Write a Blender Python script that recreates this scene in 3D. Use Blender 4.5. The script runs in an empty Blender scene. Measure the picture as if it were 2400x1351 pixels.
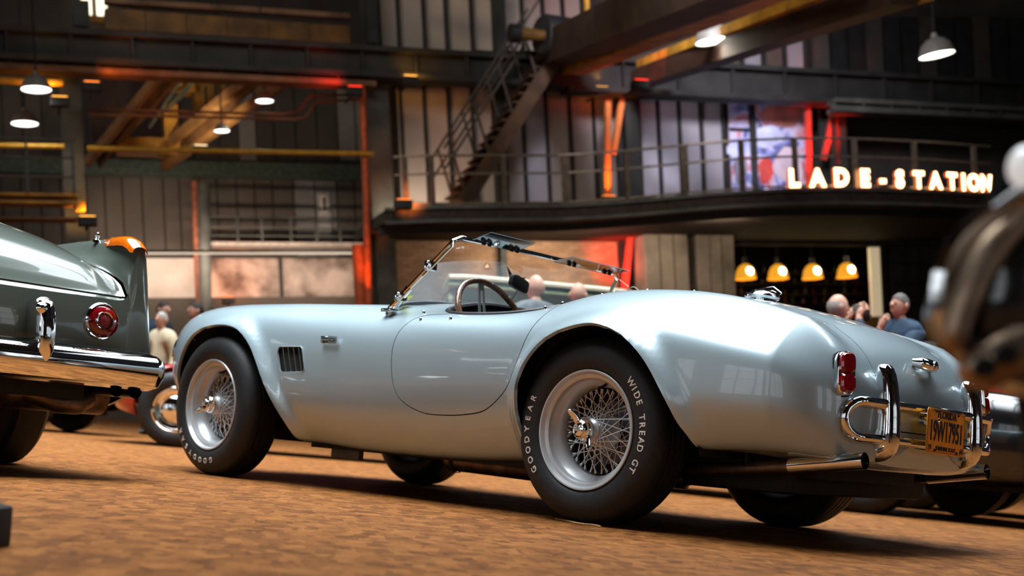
import bpy, bmesh, math, random
import numpy as np
from mathutils import Matrix, Vector

random.seed(7)
rng = np.random.default_rng(11)
scn = bpy.context.scene
COL = scn.collection
R = math.radians

# ---------------------------------------------------------------- camera
CAM = np.array([2.99567, -3.57251, 0.27357])
YAW, ROLL, FPX, PPY = 0.751932, 0.079001, 3097.2, 1033.7
c_f = np.array([-math.sin(YAW), math.cos(YAW), 0.0])
r0 = np.array([math.cos(YAW), math.sin(YAW), 0.0])
u0 = np.array([0.0, 0.0, 1.0])
c_r = math.cos(ROLL) * r0 + math.sin(ROLL) * u0
c_u = math.cos(ROLL) * u0 - math.sin(ROLL) * r0
cam_d = bpy.data.cameras.new('camera')
cam = bpy.data.objects.new('camera', cam_d)
COL.objects.link(cam)
m = Matrix.Identity(4)
for i in range(3):
    m[i][0] = c_r[i]; m[i][1] = c_u[i]; m[i][2] = -c_f[i]; m[i][3] = CAM[i]
cam.matrix_world = m
cam_d.sensor_width = 36.0
cam_d.lens = FPX / 2400 * 36.0
cam_d.shift_y = (PPY - 675.5) / 2400
cam_d.clip_start = 0.05
cam_d.clip_end = 200
cam_d.dof.use_dof = True
cam_d.dof.focus_distance = 4.45
cam_d.dof.aperture_fstop = 2.8
scn.camera = cam

# ---------------------------------------------------------------- world, skylights, exposure
w = bpy.data.worlds.new('hall_air'); scn.world = w
w.use_nodes = True
w.node_tree.nodes['Background'].inputs[0].default_value = (0.55, 0.62, 0.75, 1)
w.node_tree.nodes['Background'].inputs[1].default_value = 0.02
scn.view_settings.view_transform = 'Standard'
scn.view_settings.look = 'None'
scn.view_settings.gamma = 1.0
scn.view_settings.use_curve_mapping = False
scn.view_settings.exposure = -0.10
try:
    scn.cycles.use_denoising = True
    scn.cycles.max_bounces = 8
    scn.cycles.sample_clamp_indirect = 6.0
    scn.cycles.caustics_reflective = False
    scn.cycles.caustics_refractive = False
except Exception:
    pass

def area(name, loc, sx, sy, power, col=(1, 1, 1), rot=(0, 0, 0), spread=180):
    d = bpy.data.lights.new(name, 'AREA'); d.shape = 'RECTANGLE'
    d.size = sx; d.size_y = sy; d.energy = power; d.color = col; d.spread = R(spread)
    o = bpy.data.objects.new(name, d); COL.objects.link(o)
    o.location = loc; o.rotation_euler = rot
    return o

def lamp(name, kind, loc, power, col, radius=0.05, target=None, angle=60, blend=.6):
    d = bpy.data.lights.new(name, kind); d.energy = power; d.color = col
    d.shadow_soft_size = radius
    o = bpy.data.objects.new(name, d); COL.objects.link(o); o.location = loc
    if kind == 'SPOT':
        d.spot_size = R(angle); d.spot_blend = blend
        v = Vector(target) - Vector(loc)
        o.rotation_euler = v.to_track_quat('-Z', 'Y').to_euler()
    return o

# daylight through the roof glazing of the hall, plus one added strip
SKY = (0.87, 0.945, 1.0)
area('skylight', (-6.2, -.3, 8.6), 13.0, 10.0, 2700, SKY, spread=84)
area('skylight', (.6, 6.4, 8.8), 9.0, 2.4, 380, SKY, spread=95)  # strip added to give the roadster's boot reflections
area('skylight', (-7.0, 9.0, 9.4), 14.0, 3.0, 700, SKY, spread=105)

# ---------------------------------------------------------------- materials
MATS = {}
def mat(name, col, rough=.5, metal=0., var=.0, scale=8., bump=0., coat=0., coat_r=.03, trans=0., ior=1.45, emit=None, estr=0., spec=None, alpha=None, col2=None, detail=4., stretch=None):
    """procedural material: principled with noise-varied colour and fine relief"""
    if name in MATS: return MATS[name]
    m = bpy.data.materials.new(name); m.use_nodes = True
    nt = m.node_tree; b = nt.nodes['Principled BSDF']
    b.inputs['Base Color'].default_value = (*col, 1)
    b.inputs['Roughness'].default_value = rough
    b.inputs['Metallic'].default_value = metal
    b.inputs['Coat Weight'].default_value = coat
    b.inputs['Coat Roughness'].default_value = coat_r
    b.inputs['Transmission Weight'].default_value = trans
    b.inputs['IOR'].default_value = ior
    if spec is not None: b.inputs['Specular IOR Level'].default_value = spec
    if alpha is not None: b.inputs['Alpha'].default_value = alpha
    if emit:
        b.inputs['Emission Color'].default_value = (*emit, 1)
        b.inputs['Emission Strength'].default_value = estr
    if var or bump or col2:
        tc = nt.nodes.new('ShaderNodeTexCoord')
        nz = nt.nodes.new('ShaderNodeTexNoise'); nz.inputs['Scale'].default_value = scale; nz.inputs['Detail'].default_value = detail
        src = tc.outputs['Object']
        if stretch:
            mp = nt.nodes.new('ShaderNodeMapping'); mp.inputs['Scale'].default_value = stretch
            nt.links.new(src, mp.inputs['Vector']); src = mp.outputs['Vector']
        nt.links.new(src, nz.inputs['Vector'])
        if var or col2:
            rp = nt.nodes.new('ShaderNodeValToRGB')
            c1 = col2 if col2 else tuple(max(0, c * (1 - var)) for c in col)
            c2 = col if col2 else tuple(min(1, c * (1 + var)) for c in col)
            rp.color_ramp.elements[0].position = .36; rp.color_ramp.elements[0].color = (*c1, 1)
            rp.color_ramp.elements[1].position = .64; rp.color_ramp.elements[1].color = (*c2, 1)
            nt.links.new(nz.outputs['Fac'], rp.inputs['Fac'])
            nt.links.new(rp.outputs['Color'], b.inputs['Base Color'])
        if bump:
            bp = nt.nodes.new('ShaderNodeBump'); bp.inputs['Strength'].default_value = bump; bp.inputs['Distance'].default_value = .01
            nt.links.new(nz.outputs['Fac'], bp.inputs['Height'])
            nt.links.new(bp.outputs['Normal'], b.inputs['Normal'])
    MATS[name] = m
    return m

def emis(name, col, strength):
    return mat(name, (0, 0, 0), .5, emit=col, estr=strength)

# ---------------------------------------------------------------- mesh helpers
class MB:
    """collects polygons of one part"""
    def __init__(s): s.v = []; s.f = []; s.m = []; s.cur = 0
    def add(s, verts, faces):
        o = len(s.v); s.v += [tuple(map(float, p)) for p in verts]
        s.f += [tuple(i + o for i in f) for f in faces]; s.m += [s.cur] * len(faces)
        return s
    def box(s, a, b):
        x0, y0, z0 = a; x1, y1, z1 = b
        return s.add([(x0,y0,z0),(x1,y0,z0),(x1,y1,z0),(x0,y1,z0),(x0,y0,z1),(x1,y0,z1),(x1,y1,z1),(x0,y1,z1)],
                     [(0,3,2,1),(4,5,6,7),(0,1,5,4),(1,2,6,5),(2,3,7,6),(3,0,4,7)])
    def bar(s, p, q, w, h=None, up=(0, 0, 1)):
        """rectangular bar between two points"""
        h = w if h is None else h
        p = np.array(p, float); q = np.array(q, float); d = q - p; d /= np.linalg.norm(d) + 1e-12
        up = np.array(up, float)
        if abs(d @ up) > .98: up = np.array((1., 0, 0)) if abs(d[0]) < .9 else np.array((0, 1., 0))
        a = np.cross(d, up); a /= np.linalg.norm(a); b = np.cross(a, d)
        vs = []
        for c in (p, q):
            for i, j in ((-1,-1),(1,-1),(1,1),(-1,1)): vs.append(c + a*i*w/2 + b*j*h/2)
        return s.add(vs, [(0,1,2,3),(7,6,5,4),(0,4,5,1),(1,5,6,2),(2,6,7,3),(3,7,4,0)])
    def tube(s, pts, r, n=10, closed=False, cap=True):
        pts = [np.array(p, float) for p in pts]; k = len(pts)
        rs = r if hasattr(r, '__len__') else [r] * k
        d0 = pts[1] - pts[0]; d0 /= np.linalg.norm(d0) + 1e-12
        ref = np.array((0, 0, 1.)) if abs(d0[2]) < .9 else np.array((1., 0, 0))
        a = np.cross(d0, ref); a /= np.linalg.norm(a)
        vs = []
        for i in range(k):
            pa = pts[i-1] if (i > 0 or closed) else pts[i]
            pb = pts[(i+1) % k] if (i < k-1 or closed) else pts[i]
            d = pb - pa; d /= np.linalg.norm(d) + 1e-12
            a = a - d * (a @ d); a /= np.linalg.norm(a) + 1e-12
            b = np.cross(d, a)
            for j in range(n):
                t = 2 * math.pi * j / n
                vs.append(pts[i] + rs[i] * (a * math.cos(t) + b * math.sin(t)))
        fs = []
        for i in range(k if closed else k - 1):
            i2 = (i + 1) % k
            for j in range(n):
                j2 = (j + 1) % n
                fs.append((i*n+j, i*n+j2, i2*n+j2, i2*n+j))
        if cap and not closed:
            fs.append(tuple(reversed(range(n)))); fs.append(tuple((k-1)*n+j for j in range(n)))
        return s.add(vs, fs)
    def lathe(s, prof, n=48, o=(0,0,0), ax=(0,0,1), cap=False):
        """profile of (radius, along) around axis ax through o"""
        ax = np.array(ax, float); ax /= np.linalg.norm(ax); o = np.array(o, float)
        ref = np.array((1., 0, 0)) if abs(ax[0]) < .9 else np.array((0, 1., 0))
        a = ref - ax * (ref @ ax); a /= np.linalg.norm(a); b = np.cross(ax, a)
        vs = []; k = len(prof)
        for (r, z) in prof:
            for j in range(n):
                t = 2 * math.pi * j / n
                vs.append(o + ax * z + r * (a * math.cos(t) + b * math.sin(t)))
        fs = []
        for i in range(k - 1):
            for j in range(n):
                j2 = (j + 1) % n
                fs.append((i*n+j, i*n+j2, (i+1)*n+j2, (i+1)*n+j))
        if cap:
            fs.append(tuple(reversed(range(n)))); fs.append(tuple((k-1)*n+j for j in range(n)))
        return s.add(vs, fs)
    def prism(s, poly, ax, t0, t1):
        """extrude a 2d polygon; ax = which world axis is the extrusion (0,1,2)"""
        n = len(poly); vs = []
        for t in (t0, t1):
            for (a, b) in poly:
                vs.append({0: (t, a, b), 1: (a, t, b), 2: (a, b, t)}[ax])
        fs = [tuple(range(n)), tuple(reversed(range(n, 2*n)))]
        for i in range(n): fs.append((i, (i+1) % n, (i+1) % n + n, i + n)[::-1])
        return s.add(vs, fs)
    def grid(s, P, flip=False):
        P = np.asarray(P); a, b = P.shape[:2]
        fs = []
        for i in range(a - 1):
            for j in range(b - 1):
                f = (i*b+j, i*b+j+1, (i+1)*b+j+1, (i+1)*b+j)
                fs.append(f[::-1] if flip else f)
        return s.add(P.reshape(-1, 3), fs)
    def ellipsoid(s, c, r, n=20, k=12):
        prof = []
        vs = []; fs = []
        for i in range(k + 1):
            ph = math.pi * i / k
            for j in range(n):
                t = 2 * math.pi * j / n
                vs.append((c[0] + r[0]*math.sin(ph)*math.cos(t), c[1] + r[1]*math.sin(ph)*math.sin(t), c[2] - r[2]*math.cos(ph)))
        for i in range(k):
            for j in range(n):
                fs.append((i*n+j, i*n+(j+1) % n, (i+1)*n+(j+1) % n, (i+1)*n+j))
        return s.add(vs, fs)
    def obj(s, name, mt, parent=None, smooth=True, matrix=None, bevel=0., weld=True, angle=40):
        me = bpy.data.meshes.new(name); me.from_pydata(s.v, [], s.f); me.update()
        mts = mt if isinstance(mt, (list, tuple)) else [mt]
        for q in mts: me.materials.append(q)
        if len(mts) > 1: me.polygons.foreach_set('material_index', s.m)
        return link(name, me, parent, smooth, matrix, bevel, weld, angle)

def link(name, me, parent=None, smooth=True, matrix=None, bevel=0., weld=False, angle=40):
    if weld or bevel:
        bm = bmesh.new(); bm.from_mesh(me)
        if weld: bmesh.ops.remove_doubles(bm, verts=bm.verts, dist=1e-5)
        if bevel:
            es = [e for e in bm.edges if len(e.link_faces) == 2 and e.calc_face_angle(0) > R(35)]
            bmesh.ops.bevel(bm, geom=es, offset=bevel, segments=2, profile=.6, affect='EDGES', clamp_overlap=True)
        bmesh.ops.recalc_face_normals(bm, faces=bm.faces)
        bm.to_mesh(me); bm.free()
    if smooth:
        me.polygons.foreach_set('use_smooth', [True] * len(me.polygons))
        try: me.set_sharp_from_angle(angle=R(angle))
        except Exception: pass
    o = bpy.data.objects.new(name, me); COL.objects.link(o)
    if parent is not None: o.parent = parent
    if matrix is not None: o.matrix_world = matrix
    return o

def tag(o, label=None, cat=None, group=None, kind=None):
    if label: o['label'] = label
    if cat: o['category'] = cat
    if group: o['group'] = group
    if kind: o['kind'] = kind
    return o

def empty(name, loc=(0,0,0), rz=0., label=None, cat=None, group=None, matrix=None):
    o = bpy.data.objects.new(name, None); COL.objects.link(o)
    o.empty_display_size = .1
    o.location = loc; o.rotation_euler = (0, 0, rz)
    if matrix is not None: o.matrix_world = matrix
    return tag(o, label, cat, group)

def copy_tree(o, parent=None):
    c = o.copy(); COL.objects.link(c); c.parent = parent
    for ch in o.children: copy_tree(ch, c)
    return c

def inst(name, me, parent, mtx):
    o = bpy.data.objects.new(name, me); COL.objects.link(o); o.parent = parent
    o.matrix_local = mtx
    return o

_fonts = {}
def text_mesh(txt, size=1., depth=.0, shear=0., bold=0., align='CENTER', res=3):
    cu = bpy.data.curves.new('t', 'FONT'); cu.body = txt; cu.size = size; cu.extrude = depth
    cu.align_x = align; cu.align_y = 'CENTER'; cu.shear = shear; cu.offset = bold; cu.resolution_u = res
    ob = bpy.data.objects.new('t', cu); COL.objects.link(ob)
    dg = bpy.context.evaluated_depsgraph_get()
    me = bpy.data.meshes.new_from_object(ob.evaluated_get(dg))
    bpy.data.objects.remove(ob); bpy.data.curves.remove(cu)
    v = np.array([x.co[:] for x in me.vertices]); f = [tuple(p.vertices) for p in me.polygons]
    bpy.data.meshes.remove(me)
    return v, f

def px_ray(x, y): return c_f + c_r * (x - 1200) / FPX + c_u * (PPY - y) / FPX
def onY(x, y, Y): d = px_ray(x, y); return CAM + d * (Y - CAM[1]) / d[1]
def onX(x, y, X): d = px_ray(x, y); return CAM + d * (X - CAM[0]) / d[0]
def onZ(x, y, Z): d = px_ray(x, y); return CAM + d * (Z - CAM[2]) / d[2]
def onD(x, y, D): return CAM + px_ray(x, y) * D

def pchip(xs, ys, x):
    """monotone cubic through (xs, ys), vectorised over columns of ys"""
    xs = np.asarray(xs, float); ys = np.asarray(ys, float); x = np.asarray(x, float)
    if ys.ndim == 1: return pchip(xs, ys[:, None], x)[:, 0]
    h = np.diff(xs)[:, None]; d = np.diff(ys, axis=0) / h
    m = np.zeros_like(ys)
    for i in range(1, len(xs) - 1):
        a, b = d[i-1], d[i]; w1 = 2*h[i] + h[i-1]; w2 = h[i] + 2*h[i-1]
        ok = a * b > 0
        with np.errstate(divide='ignore', invalid='ignore'):
            v = (w1 + w2) / (w1 / a + w2 / b)
        m[i] = np.where(ok, v, 0)
    m[0] = d[0]; m[-1] = d[-1]
    k = np.clip(np.searchsorted(xs, x) - 1, 0, len(xs) - 2)
    t = ((x - xs[k]) / (xs[k+1] - xs[k]))[:, None]; hh = h[k]
    return ((2*t**3 - 3*t**2 + 1) * ys[k] + (t**3 - 2*t**2 + t) * hh * m[k] + (-2*t**3 + 3*t**2) * ys[k+1] + (t**3 - t**2) * hh * m[k+1])

def catmull(P, per):
    """smooth polyline through points P, per samples for each span"""
    P = np.asarray(P, float); Q = np.vstack([2*P[0]-P[1], P, 2*P[-1]-P[-2]])
    out = []
    for i in range(len(P) - 1):
        p0, p1, p2, p3 = Q[i:i+4]
        for k in range(per):
            t = k / per
            out.append(.5 * ((2*p1) + (-p0+p2)*t + (2*p0-5*p1+4*p2-p3)*t*t + (-p0+3*p1-3*p2+p3)*t**3))
    out.append(P[-1]); return np.array(out)

def smooth_rows(A, n, keep=True):
    for _ in range(n):
        B = A.copy(); B[1:-1] = .25*A[:-2] + .5*A[1:-1] + .25*A[2:]
        A = B
    return A

def clip_mesh(verts, faces, s, extra=None):
    """keep the part of a mesh where s >= 0, cut along s = 0; returns verts, faces, ids of vertices on the cut"""
    verts = [np.asarray(v) for v in verts]; nv = list(verts); s = list(s); cut = {}; out = []
    for f in faces:
        poly = []
        for a, b in zip(f, f[1:] + f[:1]):
            if s[a] >= 0: poly.append(a)
            if (s[a] >= 0) != (s[b] >= 0):
                k = (min(a, b), max(a, b))
                if k not in cut:
                    t = s[k[0]] / (s[k[0]] - s[k[1]])
                    nv.append(verts[k[0]] * (1-t) + verts[k[1]] * t); cut[k] = len(nv) - 1
                poly.append(cut[k])
        if len(poly) >= 3: out.append(tuple(poly))
    used = sorted({i for f in out for i in f}); mp = {o: n for n, o in enumerate(used)}
    return [nv[i] for i in used], [tuple(mp[i] for i in f) for f in out], {mp[i] for i in cut.values() if i in mp}

def poly_sdf(poly, P):
    """signed distance of points P to a closed 2d polygon, negative inside"""
    poly = np.asarray(poly, float); P = np.asarray(P, float)
    a = poly; b = np.roll(poly, -1, 0)
    d = np.full(len(P), 1e9); ins = np.zeros(len(P), bool)
    for i in range(len(a)):
        e = b[i] - a[i]; w_ = P - a[i]
        t = np.clip((w_ @ e) / (e @ e + 1e-15), 0, 1)
        d = np.minimum(d, np.linalg.norm(w_ - t[:, None] * e, axis=1))
        c = (a[i, 1] > P[:, 1]) != (b[i, 1] > P[:, 1])
        with np.errstate(divide='ignore', invalid='ignore'):
            xx = (b[i, 0]-a[i, 0]) * (P[:, 1]-a[i, 1]) / (b[i, 1]-a[i, 1]) + a[i, 0]
        ins ^= c & (P[:, 0] < xx)
    return np.where(ins, -d, d)

# ---------------------------------------------------------------- shared materials
chrome = mat('chrome', (.86, .87, .88), .06, 1., var=.02, scale=30)
rubber = mat('tyre_rubber', (.012, .012, .013), .55, var=.25, scale=60, bump=.08)
black_paint = mat('black_underside', (.008, .008, .008), .8, var=.3, scale=20)
# ================================================================ floor
def floor_mat():
    m = bpy.data.materials.new('wood_block_floor'); m.use_nodes = True; nt = m.node_tree; b = nt.nodes['Principled BSDF']; L = nt.links.new
    tc = nt.nodes.new('ShaderNodeTexCoord')
    mp = nt.nodes.new('ShaderNodeMapping'); mp.inputs['Rotation'].default_value = (0, 0, R(38)); L(tc.outputs['Object'], mp.inputs['Vector'])
    m2 = nt.nodes.new('ShaderNodeMapping'); m2.inputs['Scale'].default_value = (13., 24., 1); L(mp.outputs['Vector'], m2.inputs['Vector'])
    vo = nt.nodes.new('ShaderNodeTexVoronoi'); vo.distance = 'CHEBYCHEV'; vo.inputs['Scale'].default_value = 1.0; vo.inputs['Randomness'].default_value = .75; L(m2.outputs['Vector'], vo.inputs['Vector'])
    sp = nt.nodes.new('ShaderNodeSeparateColor'); L(vo.outputs['Color'], sp.inputs['Color'])
    rp = nt.nodes.new('ShaderNodeValToRGB'); e = rp.color_ramp.elements
    e[0].position = .0; e[0].color = (.128, .049, .014, 1); e[1].position = 1; e[1].color = (.250, .100, .027, 1)
    q = e.new(.45); q.color = (.195, .074, .019, 1)
    L(sp.outputs['Red'], rp.inputs['Fac'])
    n1 = nt.nodes.new('ShaderNodeTexNoise'); n1.inputs['Scale'].default_value = 9.; n1.inputs['Detail'].default_value = 5; L(tc.outputs['Object'], n1.inputs['Vector'])
    n2 = nt.nodes.new('ShaderNodeTexNoise'); n2.inputs['Scale'].default_value = 25; n2.inputs['Detail'].default_value = 4; L(mp.outputs['Vector'], n2.inputs['Vector'])
    r1 = nt.nodes.new('ShaderNodeValToRGB'); r1.color_ramp.elements[0].position = .30; r1.color_ramp.elements[0].color = (.62, .56, .52, 1); r1.color_ramp.elements[1].position = .60; r1.color_ramp.elements[1].color = (1.08, 1.04, 1, 1)
    L(n1.outputs['Fac'], r1.inputs['Fac'])
    r2 = nt.nodes.new('ShaderNodeValToRGB'); r2.color_ramp.elements[0].position = .345; r2.color_ramp.elements[0].color = (.34, .27, .25, 1); r2.color_ramp.elements[1].position = .42; r2.color_ramp.elements[1].color = (1, 1, 1, 1)
    L(n2.outputs['Fac'], r2.inputs['Fac'])
    def mul(a, b_, f=1.):
        x = nt.nodes.new('ShaderNodeMix'); x.data_type = 'RGBA'; x.blend_type = 'MULTIPLY'; x.inputs[0].default_value = f
        L(a, x.inputs[6]); L(b_, x.inputs[7]); return x.outputs[2]
    c = mul(rp.outputs['Color'], r1.outputs['Color'], .75); c = mul(c, r2.outputs['Color'], .8)
    L(c, b.inputs['Base Color'])
    b.inputs['Roughness'].default_value = .62; b.inputs['Specular IOR Level'].default_value = .07
    bp = nt.nodes.new('ShaderNodeBump'); bp.inputs['Strength'].default_value = .25; bp.inputs['Distance'].default_value = .004
    L(n2.outputs['Fac'], bp.inputs['Height']); L(bp.outputs['Normal'], b.inputs['Normal'])
    return m
tag(MB().add([(-45,-14,0),(32,-14,0),(32,60,0),(-45,60,0)],[(0,1,2,3)]).obj('floor', floor_mat(), None, False), 'brown end-grain wood block floor of the hall', None, None, 'structure')

# ================================================================ roof glazing and the walls behind the eye
bar_m = mat('glazing_bar', (.03, .03, .03), .6, .3, var=.2)
sk = empty('ceiling', (-6.2, -.3, 8.5)); tag(sk, 'roof of the hall with glazed strips', None, None, 'structure')
for i in range(12):
    x = -6.5 + 13*i/11; MB().box((x-.06, -5.1, 0), (x+.06, 5.1, .06)).obj('glazing_bar', bar_m, sk, False)
for y in (-5.05, -1.7, 1.7, 5.05): MB().box((-6.6, y-.09, -.02), (6.6, y+.09, .05)).obj('glazing_bar', bar_m, sk, False)
roof_m = mat('roof_deck', (.03, .028, .026), .8, var=.3, scale=.5)
for (a, b) in (((-26, -17, 2.9), (26, -5.2, 3.1)), ((-26, 5.2, 2.9), (26, 9.0, 3.1)), ((-26, -5.2, .25), (-6.7, 5.2, .4)), ((6.7, -5.2, .25), (26, 5.2, .4))):
    MB().box(a, b).obj('roof_deck', roof_m, sk, False)
wfm = mat('brick_front', (.22, .17, .13), .85, var=.3, scale=1.)
def dark_wall(name, label, org, ux, n, w_, gap, z0, z1, L_, est):
    o = empty(name, org); tag(o, label, None, None, 'structure'); ux = np.array(ux, float)
    nv = np.array((-ux[1], ux[0], 0))
    def slab(a0, a1, zz0, zz1, t0, t1, nm, m_):
        vs = [tuple(ux*a + nv*t + np.array((0, 0, z))) for z in (zz0, zz1) for (a, t) in ((a0, t0), (a1, t0), (a1, t1), (a0, t1))]
        MB().add(vs, [(0,3,2,1),(4,5,6,7),(0,1,5,4),(1,2,6,5),(2,3,7,6),(3,0,4,7)]).obj(nm, m_, o, False)
    slab(-L_/2, L_/2, 0, 11, 0, .3, 'masonry', wfm)
    added_win_m = emis('added_glow_pane', (.90, .95, 1.0), est)  # glowing panes added out of view to brighten chrome and car sides
    for i in range(n):
        c = (i - (n-1)/2) * gap
        slab(c - w_/2, c + w_/2, z0, z1, -.03, 0, 'pane', added_win_m)
        for k in (-.5, -.17, .17, .5): slab(c + k*w_ - .05, c + k*w_ + .05, z0, z1, -.08, -.02, 'glazing_bar', bar_m)
        for k in np.linspace(z0, z1, 4): slab(c - w_/2, c + w_/2, k - .05, k + .05, -.08, -.02, 'glazing_bar', bar_m)
dark_wall('wall_front', 'front wall of the hall behind the photographer with added tall glowing windows', (-2, -17, 0), (-1, 0, 0), 5, 3.0, 5.2, .5, 6.0, 44, 1.6)
dark_wall('wall_right', 'right end wall of the hall with added tall glowing windows', (20, 4, 0), (0, -1, 0), 4, 2.6, 5.0, .6, 5.6, 44, 1.8)

# ================================================================ building frame: (p along the back wall, q away, h up), origin at eye level
BR, BB = R(-2.8), R(20)
rb = math.cos(BR)*c_r - math.sin(BR)*c_u; ub = math.cos(BR)*c_u + math.sin(BR)*c_r
pa = math.cos(BB)*rb + math.sin(BB)*c_f; qa = -math.sin(BB)*rb + math.cos(BB)*c_f
BM = Matrix.Identity(4)
for i in range(3):
    BM[i][0] = pa[i]; BM[i][1] = qa[i]; BM[i][2] = ub[i]; BM[i][3] = CAM[i]
def B(x, y, q):
    """building coordinates of the point seen at photo position x, y on the wall plane at distance q"""
    d = px_ray(x, y); k = q / (d @ qa); v = d * k
    return np.array((v @ pa, q, v @ ub))
def Bh(x, y, h):
    d = px_ray(x, y); k = h / (d @ ub); v = d * k
    return np.array((v @ pa, v @ qa, h))
def W(b): return CAM + pa*b[0] + qa*b[1] + ub*b[2]
def rect(mb, x0, y0, x1, y1, q, th=.1):
    """upright box whose face covers the photo rectangle at distance q (thickness away from the eye)"""
    xm, ym = (x0+x1)/2, (y0+y1)/2
    p0, p1 = B(x0, ym, q)[0], B(x1, ym, q)[0]; h1, h0 = B(xm, y0, q)[2], B(xm, y1, q)[2]
    return mb.box((p0, q, h0), (p1, q + th, h1))
def bobj(mb, name, m, parent=None, smooth=False, bevel=0.):
    o = mb.obj(name, m, parent, smooth, bevel=bevel)
    if parent is None: o.matrix_world = BM
    return o
def bempty(name, label=None, cat=None, group=None, kind=None):
    o = empty(name, matrix=BM); return tag(o, label, cat, group, kind)

iron = mat('dark_steel', (.024, .025, .023), .6, .2, var=.35, scale=1.5, bump=.1)
iron2 = mat('grey_green_steel', (.075, .080, .072), .6, .1, var=.3, scale=2)
conc = mat('concrete', (.17, .145, .12), .85, var=.35, scale=1.2, bump=.3, detail=8)
panel_d = mat('dark_wall_panel', (.045, .038, .032), .7, var=.3, scale=.8)
panel_m = mat('brown_wall_panel', (.072, .060, .048), .7, var=.25, scale=.8)
panel_l = mat('pale_wall_panel', (.16, .155, .15), .6, var=.2, scale=.8)
frost = mat('frosted_pane', (.40, .355, .32), .35, var=.16, scale=.5, detail=6)
frost2 = mat('frosted_pane_cool', (.34, .33, .36), .35, var=.2, scale=.5, detail=6)
white_wall = mat('whitewash', (.62, .56, .50), .85, col2=(.50, .44, .39), scale=1.5, detail=8)
stain_wall = mat('stained_whitewash', (.58, .48, .42), .85, col2=(.12, .085, .065), scale=1.3, detail=9)
yellow = mat('crane_yellow', (.42, .215, .018), .55, var=.35, scale=2.2)
rustb = mat('rust_brown_steel', (.17, .09, .045), .7, var=.4, scale=2)
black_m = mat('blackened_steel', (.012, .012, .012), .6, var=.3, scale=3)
Q0 = 26.0      # main line of columns
QL = 36.0      # rear wall of the left bay
QR = 26.6      # glazed wall

# ---- far walls
def wall(name, q, x0, x1, y0, y1, m, label):
    o = bempty(name, label, None, None, 'structure')
    mb = MB(); rect(mb, x0, y0, x1, y1, q + .1, .3); bobj(mb, 'wall_core', m, o)
    return o
wl = wall('wall_left', QL, -500, 930, -60, 1300, panel_d, 'dark panelled rear wall of the left crane bay')
random.seed(3)
xx = 205
cells = []
while xx < 862:
    wd = random.choice((38, 42, 46, 50)); cells.append((xx, xx + wd)); xx += wd
for i, (a, b) in enumerate(cells):
    mu = random.choice((panel_d, panel_d, panel_m, panel_l)) if a > 540 else panel_d
    mb = MB(); rect(mb, a + 2, 195, b - 2, 376, QL, .12); bobj(mb, 'panel', mu, wl)
    mu = panel_m if a < 415 else random.choice((panel_m, panel_l, panel_m))
    mb = MB(); rect(mb, a + 2, 412, b - 2, 600, QL, .12); bobj(mb, 'panel', mu, wl)
for i, a in enumerate(range(-40, 150, 46)):
    for (y0, y1) in ((190, 370), (415, 600)):
        mb = MB(); rect(mb, a + 2, y0, a + 44, y1, QL, .12); bobj(mb, 'panel', random.choice((panel_d, panel_m)), wl)
mb = MB(); rect(mb, -60, 376, 862, 412, QL - .25, .3); bobj(mb, 'crane_rail_beam', mat('green_steel', (.05, .07, .055), .6, .2, var=.3), wl)
for (a, b, m_) in ((215, 470, white_wall), (484, 655, stain_wall), (661, 832, stain_wall)):
    mb = MB(); rect(mb, a, 606, b, 700, QL - .15, .2); bobj(mb, 'plinth_panel', m_, wl)
mb = MB(); rect(mb, -80, 698, 930, 1250, QL - .3, .3); bobj(mb, 'plinth_base', panel_m, wl)
for a in (655, 834):
    mb = MB(); rect(mb, a, 600, a + 8, 700, QL - .2, .2); bobj(mb, 'plinth_post', iron, wl)
dr = bempty('door_1', 'narrow pale door with small window high in the left bay wall', None, None, 'structure')
mb = MB(); rect(mb, 745, 448, 775, 566, QL - .1, .08); bobj(mb, 'door_leaf', mat('pale_door', (.30, .30, .29), .5, var=.1), dr)
mb = MB(); rect(mb, 753, 458, 768, 498, QL - .14, .05); bobj(mb, 'window_frame', white_wall, dr)
mb = MB(); rect(mb, 757, 463, 764, 493, QL - .16, .04); bobj(mb, 'pane', panel_d, dr)

# gallery in the left bay
g = bempty('gallery', 'pale gallery deck with thin railing in front of the left bay wall', 'gallery')
mb = MB(); rect(mb, 484, 568, 850, 577, QL - 1.2, .9); bobj(mb, 'deck', mat('pale_concrete', (.34, .30, .26), .8, var=.2), g)
for y in (508, 533, 552):
    mb = MB(); rect(mb, 484, y, 850, y + 3, QL - 1.2, .05); bobj(mb, 'rail', iron2, g)
for x in (486, 555, 612, 680, 740, 795, 846):
    mb = MB(); rect(mb, x, 508, x + 4, 568, QL - 1.2, .05); bobj(mb, 'post', iron2, g)

# ---- glazed wall: upper row, lower row, panes one by one
wb = wall('wall_back', QR + .3, 860, 2600, -80, 520, panel_d, 'glazed rear wall of the hall behind the balcony')
def panes(parent, xs, y0, y1, q, mts, gap=3):
    for i, (a, b) in enumerate(zip(xs, xs[1:])):
        sl = .02*(a - 930)
        mb = MB(); rect(mb, a + gap, y0, b - gap, y1, q, .05); bobj(mb, 'pane', mts[i % len(mts)], parent)
def mullions(parent, xs, y0, y1, q, w_=5, m_=iron):
    for x in xs:
        mb = MB(); rect(mb, x - w_/2, y0, x + w_/2, y1, q - .12, .14); bobj(mb, 'mullion', m_, parent)
LX = [932, 945, 1000, 1056, 1112, 1172, 1230, 1285, 1340, 1396, 1452]
panes(wb, LX, 172, 203, QR, [frost]); panes(wb, LX, 206, 474, QR, [frost, frost, frost, frost, frost, frost, frost2])
mullions(wb, LX, 160, 478, QR)
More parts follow.
